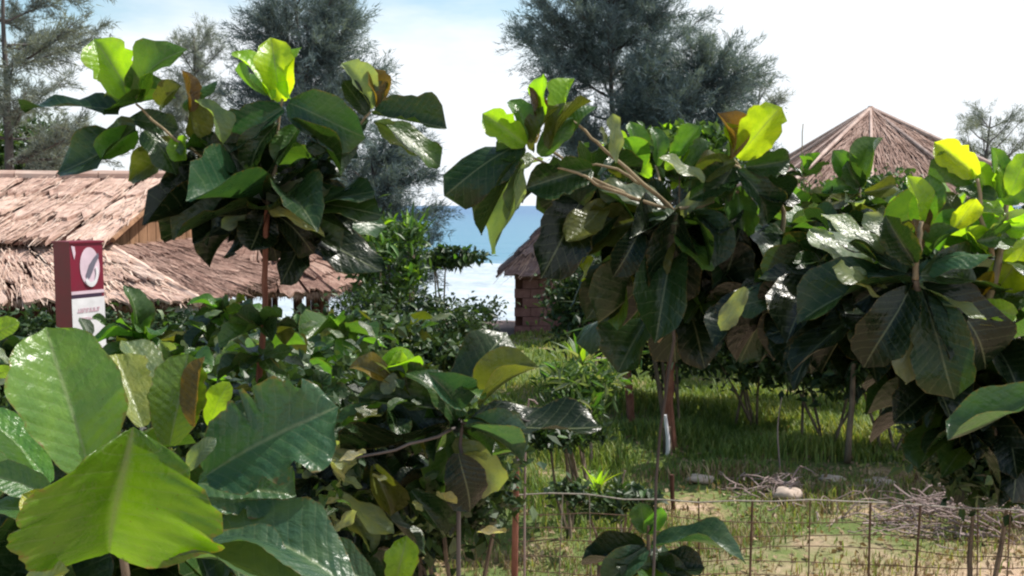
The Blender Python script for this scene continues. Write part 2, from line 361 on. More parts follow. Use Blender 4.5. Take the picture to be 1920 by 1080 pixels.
def sea_mat():
    m, nd = mat('sea_water'); g = nd('ShaderNodeNewGeometry')
    sp = nd('ShaderNodeSeparateXYZ', {'Vector': g.outputs['Position']})
    mpn = nd('ShaderNodeMapping', {'Vector': g.outputs['Position'], 'Scale': (0.05, 0.22, 1)})
    a = nd('ShaderNodeTexNoise', {'Vector': mpn.outputs[0], 'Scale': 1.0, 'Detail': 7.0, 'Roughness': 0.65})
    b = nd('ShaderNodeTexNoise', {'Vector': g.outputs['Position'], 'Scale': 1.1, 'Detail': 7.0, 'Roughness': 0.7})
    mpw = nd('ShaderNodeMapping', {'Vector': g.outputs['Position'], 'Scale': (0.02, 0.09, 1)})
    wv = nd('ShaderNodeTexNoise', {'Vector': mpw.outputs[0], 'Scale': 1.0, 'Detail': 9.0, 'Roughness': 0.7})
    d = M2(nd, 'ADD', sp.outputs[1], M2(nd, 'MULTIPLY', M2(nd, 'SUBTRACT', a.outputs['Fac'], 0.5), 46.0))
    foam = nd('ShaderNodeMapRange', {'Value': M2(nd, 'ADD', d, M2(nd, 'MULTIPLY', b.outputs['Fac'], 14.0)), 'From Min': 74, 'From Max': 84, 'To Min': 1.0, 'To Max': 0.0}).outputs[0]
    far = nd('ShaderNodeMapRange', {'Value': sp.outputs[1], 'From Min': 70, 'From Max': 600}).outputs[0]
    c = mix(nd, far, (0.07, 0.20, 0.29), (0.035, 0.115, 0.25))
    c = mix(nd, nd('ShaderNodeMapRange', {'Value': wv.outputs['Fac'], 'From Min': 0.45, 'From Max': 0.7, 'To Max': 0.6}).outputs[0], c, (0.05, 0.16, 0.27))
    c = mix(nd, foam, c, mix(nd, b.outputs['Fac'], (0.16, 0.24, 0.32), (0.60, 0.63, 0.66)))
    bp = nd('ShaderNodeBump', {'Height': wv.outputs['Fac'], 'Strength': 0.6, 'Distance': 1.2})
    rough = M2(nd, 'ADD', 0.35, M2(nd, 'MULTIPLY', foam, 0.5))
    finish(m, nd('ShaderNodeBsdfPrincipled', {'Base Color': c, 'Roughness': rough, 'Specular IOR Level': 0.3, 'Normal': bp.outputs[0]}).outputs[0]); return m
ys = np.concatenate([np.linspace(33, 90, 115), np.geomspace(92, 8500, 60)])
xs = np.concatenate([-np.geomspace(7000, 60, 30), np.linspace(-55, 55, 90), np.geomspace(60, 7000, 30)])
X, Y = np.meshgrid(xs, ys); near = np.clip((110 - Y) / 60, 0, 1)
brk = 0.55 * np.exp(-((Y - 66 - 3 * np.sin(X * 0.09)) / 2.4) ** 2) + 0.35 * np.exp(-((Y - 52 - 2 * np.sin(X * 0.12 + 1)) / 1.8) ** 2) + 0.18 * np.exp(-((Y - 43 - np.sin(X * 0.2)) / 1.0) ** 2)
Z = SEA + brk * (1 + 0.35 * np.sin(X * 0.8) * np.sin(X * 0.31)) + near * 0.06 * np.sin(X * 1.1 + Y) * np.sin(Y * 1.7)
nxs = len(xs); idx = np.arange(len(ys) * nxs).reshape(len(ys), nxs)
fc = np.stack([idx[:-1, :-1], idx[:-1, 1:], idx[1:, 1:], idx[1:, :-1]], -1).reshape(-1, 4)
tag(link('sea', npmesh('sea', np.stack([X, Y, Z], -1).reshape(-1, 3), fc, True), None, sea_mat()), 'blue sea with white surf breaking near the beach', kind='structure')

# ------------------------------------------------------------------ huts
def slab_patch(TL, TR, BR, BL, r0, r1, c0, c1, thick, lift, nu=7):
    """one thatch panel: cell (r0..r1, c0..c1) of a roof face, its lower edge ragged and standing proud"""
    nrm = (TR - TL + BR - BL).cross(TL - BL + TR - BR).normalized()
    if nrm.z < 0: nrm = -nrm
    def pt(u, v): return (TL.lerp(TR, u)).lerp(BL.lerp(BR, u), v)
    v_, uv = [], []; nv = 3
    for j in range(nv + 1):
        for i in range(nu + 1):
            u = c0 + (c1 - c0) * i / nu; t = j / nv; v = r0 + (r1 - r0) * t
            if j == nv: v += random.uniform(-0.10, 0.22) * (r1 - r0)
            p = pt(u, v) + nrm * (0.01 + lift * t + random.uniform(-.012, .012))
            v_.append(p); uv.append((i / nu, t))
    nt_ = len(v_)
    for k in range(nt_): v_.append(v_[k] - nrm * thick); uv.append(uv[k])
    f = []
    for j in range(nv):
        for i in range(nu):
            a = j * (nu + 1) + i; f.append((a, a + nu + 1, a + nu + 2, a + 1))
    for i in range(nu):
        a = nv * (nu + 1) + i; f.append((a, a + nt_, a + nt_ + 1, a + 1))
        a = i; f.append((a + 1, a + nt_ + 1, a + nt_, a))
    for j in range(nv):
        a = j * (nu + 1); b = a + nu + 1; f.append((a, a + nt_, b + nt_, b))
        a = j * (nu + 1) + nu; b = a + nu + 1; f.append((b, b + nt_, a + nt_, a))
    return npmesh('thatch_panel', [tuple(p) for p in v_], f, False, uv)
def roof_face(root, TL, TR, BR, BL, rows, cols, m, thick=0.05, lift=0.05, stag=0.0, gap=1.0):
    TL, TR, BR, BL = map(Vector, (TL, TR, BR, BL))
    under = MB(); d = Vector((0, 0, -0.07)); under.poly([TL + d, TR + d, BR + d, BL + d] if (TR - TL).length > .01 else [TL + d, BR + d, BL + d]).build('underlay', TIMBER, root)
    for r in range(rows):
        cs = [0.0] + [(c + (0.5 if (r % 2 and stag) else 0) * stag + random.uniform(-.10, .10)) / cols for c in range(1, cols)] + [1.0]
        for c in range(cols):
            g = gap * (0.006 + random.uniform(0, 0.016))
            me = slab_patch(TL, TR, BR, BL, max(0, r / rows - 0.06), (r + 1) / rows + 0.02, cs[c] + g / 2, cs[c + 1] - g / 2, thick * random.uniform(.8, 1.3), lift * random.uniform(.7, 1.5))
            link('thatch_panel', me, root, m)
def straws(root, TL, TR, BR, BL, n_, m):
    TL, TR, BR, BL = map(Vector, (TL, TR, BR, BL)); v, f = [], []
    nrm = (TR - TL + BR - BL).cross(TL - BL + TR - BR).normalized(); nrm = -nrm if nrm.z < 0 else nrm
    for i in range(n_):
        vv = random.random() ** .7; u = random.random(); p = TL.lerp(TR, u).lerp(BL.lerp(BR, u), vv); dn = (BL.lerp(BR, u) - TL.lerp(TR, u)).normalized(); sd_ = dn.cross(nrm)
        d = (dn + sd_ * random.gauss(0, .14)).normalized(); L = random.uniform(.2, .65); w = random.uniform(.006, .016); h = random.uniform(.05, .13)
        a = p + nrm * h; b = a + d * L + nrm * random.uniform(-.04, .03); s2 = d.cross(nrm) * w; k = len(v)
        v += [a - s2, a + s2, b + s2 * .5, b - s2 * .5]; f.append((k, k + 1, k + 2, k + 3))
    link('loose_straw', npmesh('loose_straw', [tuple(x) for x in v], f), root, m)['kind'] = 'stuff'
def fringe(root, A, B, n_, length, m, out=(0, 0, 0)):
    A, B, out = Vector(A), Vector(B), Vector(out); v, f = [], []
    ax = (B - A).normalized()
    for i in range(n_):
        p = A.lerp(B, random.random()) + Vector((0, 0, random.uniform(-.03, .05))); L = length * random.uniform(.4, 1.3); w = random.uniform(.006, .016)
        q = p + Vector((0, 0, -L)) + out * L * random.uniform(.2, 1.2) + ax * random.uniform(-.08, .08)
        b = len(v); v += [p - ax * w, p + ax * w, q]; f.append((b, b + 1, b + 2))
    o = link('straw_fringe', npmesh('straw_fringe', [tuple(x) for x in v], f), root, m); o['kind'] = 'stuff'
def board_wall(root, A, B, z0, z1, n_, m, name='plank', gap=0.012, skip=()):
    A, B = Vector(A), Vector(B); ax = (B - A); L = ax.length; rz = math.atan2(ax.y, ax.x); rot = Matrix.Rotation(rz, 3, 'Z')
    for i in range(n_):
        if i in skip: continue
        c = A.lerp(B, (i + .5) / n_)
        MB().box((c.x, c.y, (z0 + z1) / 2 + random.uniform(-.01, .01)), (L / n_ - gap, 0.025, z1 - z0), rot, 0.004).build(name, m, root)

# --- large two-tier thatched house on the left
hl = empty('thatched_house', (-10.5, 20.5, ground_z(20.5)), 'large thatched house with pale two-tier roof and shaded porch behind the maroon sign', 'house')
rA = P(322, 332, 22.0); eA = P(238, 452, 17.9)
ridge_z = rA.z; eave_z = eA.z; xr = (rA.x + eA.x) / 2; xl = xr - 9.5
R0, R1 = Vector((xl, 22.0, ridge_z)), Vector((xr, 22.0, ridge_z)); E0, E1 = Vector((xl, 17.9, eave_z)), Vector((xr, 17.9, eave_z))
B0, B1 = Vector((xl, 26.1, eave_z)), Vector((xr, 26.1, eave_z))
roof_face(hl, R0, R1, E1, E0, 3, 11, THATCH, thick=.07, lift=.09, gap=1.5)
straws(hl, R0, R1, E1, E0, 1900, THATCH_S)
roof_face(hl, R1, R0, B0, B1, 4, 11, THATCH, lift=.09)
# ridge cap
for i in range(10):
    a = R0.lerp(R1, i / 10); b = R0.lerp(R1, (i + .97) / 10)
    MB().tube([a + Vector((0, 0, .03)), b + Vector((0, 0, .03))], [0.13, 0.12], 8, .1).build('ridge_roll', THATCH, hl)
# gable end: recessed boards in a triangle, bargeboards
gx = xr - 0.35
ng = 14
for i in range(ng):
    y0 = 18.6 + (25.4 - 18.6) * i / ng; y1 = 18.6 + (25.4 - 18.6) * (i + .93) / ng
    def top(y): return ridge_z - 0.12 - abs(y - 22.0) / 4.1 * (ridge_z - eave_z)
    zb = eave_z - 0.25
    mb = MB(); b = 0
    pts = [(y0, zb), (y1, zb), (y1, top(y1)), (y0, top(y0))]
    mb.v = [Vector((gx + dx, y, z)) for dx in (0.0, 0.03) for (y, z) in pts]
    mb.f = [(4, 5, 6, 7), (3, 2, 1, 0), (0, 1, 5, 4), (2, 3, 7, 6), (1, 2, 6, 5), (3, 0, 4, 7)]
    mb.build('gable_board', TIMBERB, hl)
MB().tube([R1 + Vector((.02, 0, .02)), E1 + Vector((.02, 0, .02))], .05, 6).build('bargeboard', TIMBERB, hl)
MB().tube([R1 + Vector((.02, 0, .02)), B1 + Vector((.02, 0, .02))], .05, 6).build('bargeboard', TIMBERB, hl)
MB().box((gx + .06, 22, eave_z + .45), (0.07, 4.4, .09)).build('gable_beam', STEM, hl)
# skirt roof
k1 = P(372, 566, 15.9); sz = k1.z; sx = k1.x
T1, T0 = Vector((xr - .15, 18.1, eave_z - .12)), Vector((xl, 18.1, eave_z - .12))
K1, K0 = Vector((sx, 15.9, sz)), Vector((xl - 1.5, 15.9, sz))
Tb, Kb = Vector((xr - .15, 25.9, eave_z - .12)), Vector((sx, 28.1, sz))
roof_face(hl, T0, T1, K1, K0, 3, 13, THATCH, lift=.09, stag=1)
straws(hl, T0, T1, K1, K0, 2200, THATCH_S)
straws(hl, T1, Tb, Kb, K1, 2500, STRAWD)
roof_face(hl, T1, Tb, Kb, K1, 4, 13, THATCHR, lift=.08, stag=1)
MB().tube([T1, K1], [.08, .10], 7, .1).build('hip_roll', THATCH, hl)
fringe(hl, K0, K1, 900, .16, STRAW, (0, -.2, 0)); fringe(hl, K1, Kb, 700, .16, STRAW, (.2, 0, 0)); fringe(hl, E0, E1, 500, .12, STRAW, (0, -.2, 0))
gz = ground_z(18)
for i in range(7):
    x = xl - .8 + (sx - .5 - (xl - .8)) * i / 6
    MB().tube([(x, 16.4, gz), (x, 16.4, sz - .02)], .07, 8).build('post', TIMBER, hl)
for i in range(1, 6):
    y = 16.4 + (27.5 - 16.4) * i / 5
    MB().tube([(sx - .5, y, gz), (sx - .5, y, sz)], .07, 8).build('post', TIMBER, hl)
board_wall(hl, (xl, 18.6, 0), (xr - .4, 18.6, 0), gz, eave_z + .08, 30, TIMBER)
board_wall(hl, (xr - .4, 18.6, 0), (xr - .4, 25.4, 0), gz, eave_z + .0, 20, TIMBERB)
MB().box(((xl + sx) / 2 - .7, 21, gz + .06), (sx - xl, 9.6, .12)).build('floor_slab', STONE, hl)
# a pale cloth hanging at the porch edge
cp = P(352, 585, 16.2); v, f = [], []
for i in range(13):
    for j in range(5):
        v.append((cp.x - .2 + i * .034, 16.15 + .03 * math.sin(i * 1.4), cp.z + .12 - j * .12)); 
for i in range(12):
    for j in range(4): a = i * 5 + j; f.append((a, a + 1, a + 6, a + 5))
tag(link('hanging_cloth', npmesh('hanging_cloth', v, f, True), None, CLOTH), 'pale bluish cloth hanging under the eave at the right corner of the large thatched house', 'cloth')

# --- long low thatched shelter to its right
hs = empty('thatched_shelter', (-6.0, 22.5, ground_z(22)), 'low thatched shelter with reddish roof on dark posts, just right of the large thatched house', 'shelter')
a = P(385, 556, 20.5); b = P(622, 545, 20.5); tz = a.z + 0.95; ez = (a.z + b.z) / 2
c0, c1 = Vector((a.x - 1.2, 20.5, ez)), Vector((b.x, 20.5, ez)); t0, t1 = Vector((a.x - .4, 22.6, tz)), Vector((b.x - 1.4, 22.6, tz))
d0, d1 = Vector((a.x - 1.2, 24.7, ez)), Vector((b.x, 24.7, ez))
roof_face(hs, t0, t1, c1, c0, 3, 7, THATCHR, lift=.08, stag=1); roof_face(hs, t1, t1 + Vector((0, .01, 0)), d1, c1, 3, 5, THATCHR, lift=.08)
roof_face(hs, t1, t0, d0, d1, 3, 7, THATCHR, lift=.08)
fringe(hs, c0, c1, 600, .15, STRAW, (0, -.2, 0)); fringe(hs, c1, d1, 400, .15, STRAW, (.2, 0, 0))
gz = ground_z(21)
for px in (400, 450, 505, 562, 578, 592, 604, 612):
    q = P(px, 560, 20.9); MB().tube([(q.x, 20.9, gz), (q.x, 20.9, ez)], .055, 8).build('post', TIMBER, hs)
for px in (420, 600): q = P(px, 560, 24.0); MB().tube([(q.x, 24.0, gz), (q.x, 24.0, ez)], .06, 8).build('post', TIMBER, hs)
MB().box(((c0.x + c1.x) / 2, 20.9, gz + .75), (c1.x - c0.x - .5, .05, .08)).build('rail', TIMBER, hs)

# --- small hut in the middle
hm = empty('small_hut', (P(1060, 600, 27).x, 27.3, ground_z(27)), 'small square hut with a steep patchy purplish red roof, in front of the surf', 'hut')
cx = P(1062, 500, 27).x; ap = Vector((cx + .2, 27.4, P(1060, 372, 27.4).z)); ez = P(945, 512, 25.7).z
hw = cx - P(945, 512, 25.7).x; y0, y1 = 25.7, 29.1
q = [Vector((cx - hw, y0, ez)), Vector((cx + hw, y0, ez)), Vector((cx + hw, y1, ez)), Vector((cx - hw, y1, ez))]
for i in range(4): roof_face(hm, ap, ap + (q[(i + 1) % 4] - q[i]) * .002, q[(i + 1) % 4], q[i], 4, 4, THATCHD, lift=.08, stag=1, gap=2)
for i in range(4): straws(hm, ap, ap + (q[(i + 1) % 4] - q[i]) * .002, q[(i + 1) % 4], q[i], 350, STRAW)
for i in range(4): fringe(hm, q[i], q[(i + 1) % 4], 200, .14, STRAW)
gz = ground_z(26.2)
xw0, xw1 = cx - hw + .28, cx + hw - .28
nr = 7
for r in range(nr):        # block wall facing the camera and its left flank
    zz = gz + (ez - gz + .05) * (r + .5) / nr; hh = (ez - gz + .05) / nr - .015
    for c in range(6):
        x0 = xw0 + (xw1 - xw0) * (c + (.5 if r % 2 else 0)) / 6.5; x1 = x0 + (xw1 - xw0) / 6.5 - .015
        if r in (3, 4) and c in (2, 3): continue
        MB().box(((x0 + x1) / 2, 26.2 + random.uniform(-.008, .008), zz), (x1 - x0, .12, hh)).build('block', BRICKM, hm)
MB().box(((xw0 + xw1) / 2, 27.5, (gz + ez) / 2), (xw1 - xw0 - .05, 2.4, ez - gz)).build('inner_wall', TIMBER, hm)

# --- high pyramid roof on the right
hr = empty('pavilion', (P(1630, 300, 21).x, 21, ground_z(21)), 'tall open pavilion, reddish pyramid roof with pale poles, rising behind the bushes at right', 'pavilion')
ap = P(1632, 213, 21.0); ez = P(1400, 366, 18.6).z; hw = 2.35
q = [Vector((ap.x - hw, 21 - hw, ez)), Vector((ap.x + hw, 21 - hw, ez)), Vector((ap.x + hw, 21 + hw, ez)), Vector((ap.x - hw, 21 + hw, ez))]
for i in range(4):
    roof_face(hr, ap, ap + (q[(i + 1) % 4] - q[i]) * .002, q[(i + 1) % 4], q[i], 5, 7, THATCHR, lift=.035, stag=1)
    straws(hr, ap, ap + (q[(i + 1) % 4] - q[i]) * .002, q[(i + 1) % 4], q[i], 3500, STRAW)
    MB().tube([ap + Vector((0, 0, .12)), q[i] + Vector((0, 0, .22))], .045, 6).build('hip_pole', POLE, hr)
    e = q[i].lerp(q[(i + 1) % 4], .33); MB().tube([ap + Vector((0, 0, .12)), e + Vector((0, 0, .24))], .035, 6).build('roof_pole', POLE, hr)
    e = q[i].lerp(q[(i + 1) % 4], .72); MB().tube([ap + Vector((0, 0, .12)), e + Vector((0, 0, .24))], .035, 6).build('roof_pole', POLE, hr)
    fringe(hr, q[i], q[(i + 1) % 4], 350, .16, STRAW)
    pp = ap.lerp(q[i], .86); MB().tube([(pp.x, pp.y, ground_z(21)), (pp.x, pp.y, ez + .3)], .09, 8).build('post', TIMBER, hr)
MB().tube([ap + Vector((0, 0, -.05)), ap + Vector((0, 0, .16))], [.14, .05], 8).build('finial', THATCH, hr)

# --- maroon totem sign
sc = P(150, 560, 12.0); top_z = P(150, 455, 12.0).z; gz = ground_z(12)
tocam = math.atan2(-12.0, -sc.x); az = tocam + math.radians(37)
fn = Vector((math.cos(az), math.sin(az), 0)); sideways = Vector((-fn.y, fn.x, 0))      # to the reader's right
sg = empty('totem_sign', (sc.x, sc.y, gz), 'maroon totem sign with white oval emblem above a white board, before the thatched house', 'sign')
Wd, Dp = .47, .31
rotS = Matrix((sideways, -fn, Vector((0, 0, 1)))).transposed()
cz = Vector((sc.x, sc.y, 0))
def on(u, w, z, dn=0.0): return cz + fn * (Dp / 2 + dn) + sideways * (u * Wd) + Vector((0, 0, z))
MB().box((sc.x, sc.y, (gz + top_z) / 2), (Wd, Dp, top_z - gz), rotS).build('sign_body', MAROON, sg)
MB().box((sc.x, sc.y, top_z + .012), (Wd + .03, Dp + .03, .024), rotS).build('cap', MAROON, sg)
def flat(name, pts, m, dn): 
    front = [on(u, 0, z, dn) for u, z in pts]; back = [p - fn * .004 for p in front]; mb = MB(); k = len(pts)
    mb.v = front + back; mb.f = [tuple(range(k)), tuple(range(2 * k - 1, k - 1, -1))] + [(i, i + k, (i + 1) % k + k, (i + 1) % k) for i in range(k)]
    return mb.build(name, m, sg)
zt = top_z; 
zl = P(150, 545, 12.0).z
def ell(cu, cz_, ru, rz, tilt=0, n_=28, a0=0, a1=2 * math.pi): 
    o = []
    for i in range(n_):
        a = a0 + (a1 - a0) * i / n_; x, z = ru * math.cos(a), rz * math.sin(a)
        o.append((cu + x * math.cos(tilt) - z * math.sin(tilt) / 1.0, cz_ + (x * math.sin(tilt) + z * math.cos(tilt))))
    return o
flat('emblem_oval', ell(.08, zt - .30, .30, .245, -.10), PINKW, .006)
flat('emblem_slash', [(-.06, zt - .40), (.06, zt - .27), (.20, zt - .19), (.34, zt - .13), (.36, zt - .18), (.25, zt - .26), (.16, zt - .35), (.06, zt - .44), (-.03, zt - .45)], GREYP, .012)
flat('emblem_ring', [(.10 + .22 * math.cos(a), zt - .38 + .17 * math.sin(a)) for a in np.linspace(-2.6, .5, 14)] + [(.10 + .15 * math.cos(a), zt - .37 + .12 * math.sin(a)) for a in np.linspace(.5, -2.6, 14)], WHITE, .017)
flat('emblem_streak', [(-.46, zt - .03), (-.36, zt - .04), (-.34, zt - .12), (-.38, zt - .2), (-.42, zt - .12)], PINKW, .006)
flat('pink_stripe', [(-.5, zl - .03), (.5, zl - .03), (.5, zl + .01), (-.5, zl + .01)], PINKW, .005)
flat('dark_stripe', [(-.5, zl - .075), (.42, zl - .075), (.42, zl - .034), (-.5, zl - .034)], BLACKP, .006)
flat('white_board', [(-.5, gz + .5), (.5, gz + .5), (.5, zl - .08), (-.5, zl - .08)], WHITE, .005)
for row, (zz, h_) in enumerate(((zl - .26, .055), (zl - .35, .03))):      # two lines of faded pink lettering, not legible in the photo
    u = -.34 + .06 * row
    while u < .32:
        w_ = random.uniform(.03, .05)
        kind = random.choice((0, 1, 2))
        flat('faded_letter', [(u, zz), (u + w_ * .35, zz), (u + w_ * .35, zz + h_ * .6), (u + w_, zz + h_ * .6), (u + w_, zz + h_), (u, zz + h_)] if kind == 0 else
             ([(u, zz), (u + w_, zz), (u + w_, zz + h_), (u + w_ * .7, zz + h_), (u + w_ * .7, zz + h_ * .35), (u, zz + h_ * .35)] if kind == 1 else [(u, zz), (u + w_, zz), (u + w_ * .6, zz + h_), (u + w_ * .3, zz + h_)]), PINKT, .010)
        u += w_ + .018

# ------------------------------------------------------------------ casuarinas
def needles(P0, DIR, length, width, per, spread, droop, rs):
    """thin tapering needles around spray points"""
    n0 = len(P0); Pn = np.repeat(P0, per, 0); Dn = np.repeat(DIR, per, 0)
    Dn = Dn + rs.normal(0, spread, Dn.shape); Dn[:, 2] += droop
    Dn /= np.linalg.norm(Dn, axis=1, keepdims=True) + 1e-9
    L = length * rs.uniform(.5, 1.3, len(Pn))[:, None]
    r = rs.normal(0, 1, Dn.shape); sd_ = np.cross(Dn, r); sd_ /= np.linalg.norm(sd_, axis=1, keepdims=True) + 1e-9
    w = width * rs.uniform(.6, 1.3, len(Pn))[:, None]
    st = Pn + rs.normal(0, .05, Pn.shape)
    V = np.stack([st - sd_ * w, st + sd_ * w, st + Dn * L], 1).reshape(-1, 3)
    Fc = np.arange(len(V)).reshape(-1, 3)
    return V, Fc
def casuarina(label, base, height, lean, lobes, seed, m=NEEDLE, dens=1.0, nlen=.34, nwid=.012, trunk_r=.16, cat='tree'):
    """lobes: list of (dx, dy, z, length, azimuth, elevation, radius) plume sprays from the trunk"""
    rs = np.random.default_rng(seed); base = Vector(base)
    root = empty('casuarina_tree', base, label, cat, 'casuarina trees behind the huts')
    tp = [base + Vector((lean[0] * t * t, lean[1] * t * t, height * t)) for t in np.linspace(0, 1, 9)]
    tp = wobble(tp, .03, 2)
    MB().tube(tp, [trunk_r * (1 - .85 * i / (len(tp) - 1)) for i in range(len(tp))], 8).build('trunk', BARKD, root, True)
    SP, SD = [], []; limbs = []
    for (h, az_, el, L, rad) in lobes:
        i = min(len(tp) - 1, int(h * (len(tp) - 1))); s = tp[i]
        d = Vector((math.cos(az_) * math.cos(el), math.sin(az_) * math.cos(el), math.sin(el)))
        pts = [s + d * L * t + Vector((0, 0, .18 * L * t * t)) for t in np.linspace(0, 1, 6)]
        pts = wobble(pts, .03 * L * .3, 2); limbs.append((pts, trunk_r * .35 * (1 - h * .5)))
        ntw = int(16 * L * dens) + 6
        for k in range(ntw):
            t = random.uniform(.18, 1.0); j = t * (len(pts) - 1); a_ = pts[int(j)].lerp(pts[min(int(j) + 1, len(pts) - 1)], j % 1)
            td = (d * .8 + Vector([random.gauss(0, .55) for _ in range(3)])); td.z += .35; td.normalize()
            tl = rad * random.uniform(.4, 1.1) * (1.15 - .6 * t)
            m_ = max(3, int(tl / .12))
            for q_ in range(m_):
                f_ = (q_ + 1) / m_
                SP.append(a_ + td * tl * f_ + Vector((0, 0, -.12 * tl * f_ * f_))); SD.append(td)
            if tl > .5 and k % 2 == 0: limbs.append(([a_, a_ + td * tl * .5, a_ + td * tl + Vector((0, 0, -.12 * tl))], .012))
    mb = MB()
    for i, (pts, r_) in enumerate(limbs):
        if r_ > .02: MB().tube(pts, [r_ * (1 - .8 * k / (len(pts) - 1)) for k in range(len(pts))], 6).build('limb', BARKD, root, True)
        else: mb.tube(pts, [r_, r_ * .7, r_ * .3], 3)
    if mb.v: mb.build('twigs', BARKD, root)['kind'] = 'stuff'
    SP = np.array([tuple(p) for p in SP]); SD = np.array([tuple(p) for p in SD])
    V, Fc = needles(SP, SD, nlen * .62, nwid * .9, 8, .55, -.05, rs)
    link('needle_foliage', npmesh('needle_foliage', V, Fc), root, m)['kind'] = 'stuff'
    return root
def lob(n_, h0, h1, L0, L1, rad, el=(.1, .7), az_=(0, 2 * math.pi)):
    return [(random.uniform(h0, h1), random.uniform(*az_), random.uniform(*el), random.uniform(L0, L1), rad * random.uniform(.7, 1.2)) for _ in range(n_)]
def gpt(px, D): 
    q_ = P(px, 500, D); return (q_.x, D, ground_z(D) - .1)
# centre-right big tree
def shaped(n_, h0, h1, Lbot, Ltop, rad, **k):
    out = []
    for i in range(n_):
        h = h0 + (h1 - h0) * (i + random.random()) / n_; f_ = (h - h0) / (h1 - h0)
        L = (Lbot * (1 - f_) + Ltop * f_) * random.uniform(.65, 1.1)
        out.append((h, random.uniform(*k.get('az_', (0, 6.283))), random.uniform(*k.get('el', (.1, .7))), L, rad * random.uniform(.7, 1.2)))
    return out
casuarina('broad dark casuarina in the middle, feathery crown reaching out of the top of the photo', gpt(1150, 29), 11.0, (-.2, 0), shaped(54, .38, 1.0, 3.3, 2.2, 1.5, el=(.15, .8)), 11, dens=1.15)
casuarina('smaller grey-green casuarina leaning right beside the broad dark middle one', gpt(1262, 27.5), 7.6, (.7, 0), shaped(48, .42, 1.0, 2.9, 1.7, 1.2, el=(.1, .7)), 12, dens=1.1)
casuarina('tall dark casuarina behind the thatched shelter, crown rising left of the open sky', gpt(600, 27), 9.6, (-.6, 0), shaped(70, .15, .98, 3.0, 1.6, 1.5, el=(.2, .8)), 13, dens=1.15)
casuarina('dense casuarina bough hanging right of the tall dark one, beside the strip of sea', gpt(720, 26), 5.0, (-.3, 0), shaped(46, .10, .98, 1.7, 1.4, 1.1, el=(0, .7)), 14, dens=1.1)
casuarina('slender pale casuarina with sparse sprays, between the left edge tree and the tall dark one', gpt(368, 33), 9.8, (.15, 0), shaped(44, .3, 1.0, 2.4, 1.0, 1.1, el=(.2, .8)), 15, NEEDLE2, dens=.8, nwid=.010)
casuarina('airy casuarina at the left edge with a bare dark trunk and clumped sprays', gpt(25, 25), 9.5, (.05, 0), shaped(30, .40, 1.0, 3.0, 2.6, 1.0, el=(-.05, .5)), 16, NEEDLE2, dens=.8, nwid=.013, trunk_r=.19)
casuarina('faint distant casuarina top at the far right, small wispy sprays against white sky', gpt(1830, 34), 7.4, (.3, 0), shaped(24, .50, 1.0, 3.0, 1.4, .7, el=(.1, .8)), 17, NEEDLE2, dens=.35, nwid=.010)
casuarina('thin upright casuarina shoot rising right of the broad dark middle one', gpt(1395, 31), 7.6, (.4, 0), shaped(20, .45, 1.0, 2.0, .7, .7, el=(.3, .9)), 18, NEEDLE2, dens=.6, nwid=.010)

# ------------------------------------------------------------------ big sea-almond leaves
def leaf_profile(v): 
    v = np.clip(v, 0, 1); return (v ** .62) * ((1.0001 - v) ** .40) / 0.5155
def leaf_mesh(nl, nw, arch, fold, wave, seed, rag=0.0, holes=0, curl=0.0, name='leaf', twist=0.0, asym=0.0, tip=0.0):
    rs = np.random.default_rng(seed); V = []; UV = []
    ph = rs.uniform(0, 6.28, 6); KN = np.linspace(0, 1, 22); kn = rs.normal(.15, .55, (2, 22))
    for j in range(nl + 1):
        v = j / nl; vv = .03 + .97 * v
        wl = leaf_profile(np.array([vv]))[0] * .5 if j < nl else .05
        if tip: wl *= 1 - .35 * tip * max(0, .45 - v) / .45
        for i in range(-nw, nw + 1):
            u = i / nw
            s = abs(u) ** .9 * (1 if u >= 0 else -1)
            ed = 1 + (.05 * math.sin(9 * v + ph[0] + u) + .03 * math.sin(23 * v + ph[1])) * abs(u)
            if rag: ed -= rag * .42 * max(0.0, np.interp(v, KN, kn[0 if u < 0 else 1])) * min(1, max(0, v - .2) * 4) * abs(u)
            x = s * wl * ed + .03 * math.sin(3 * v + ph[4])
            z = arch * 4 * v * (1 - v) + fold * abs(s) * wl * 2 + wave * math.sin(11 * v + ph[2] + (1.6 if u > 0 else 0)) * abs(u) ** 1.5 - curl * (abs(s) ** 2) * wl
            z += .0035 * math.cos(62.8 * (v - .2 * abs(u))) * min(1, abs(u) * 3) * (nl > 16)
            if u < 0: z -= asym * abs(s) * wl * 2; x *= 1 - .25 * min(1, asym)
            if twist:
                ct, st_ = math.cos(twist * (v - .3)), math.sin(twist * (v - .3)); x, z = x * ct - z * st_, x * st_ + z * ct
            V.append((x, v - .02 * abs(u) * (v > .8), z)); UV.append((.5 + .5 * u, v))
    Fc = []; c = 2 * nw + 1
    hs_ = [(rs.uniform(.3, .9), rs.uniform(-.9, .9), rs.uniform(.02, .06)) for _ in range(holes)]
    for j in range(nl):
        for i in range(2 * nw):
            vm = (j + .5) / nl; um = (i + .5) / nw - 1
            if any(((vm - a) ** 2 + ((um - b) * .5) ** 2) < (r * (1 + .5 * math.sin(5 * um))) ** 2 for a, b, r in hs_): continue
            a = j * c + i; Fc.append((a, a + 1, a + c + 1, a + c))
    return npmesh(name, V, Fc, True, UV)
LM = []; LH = []
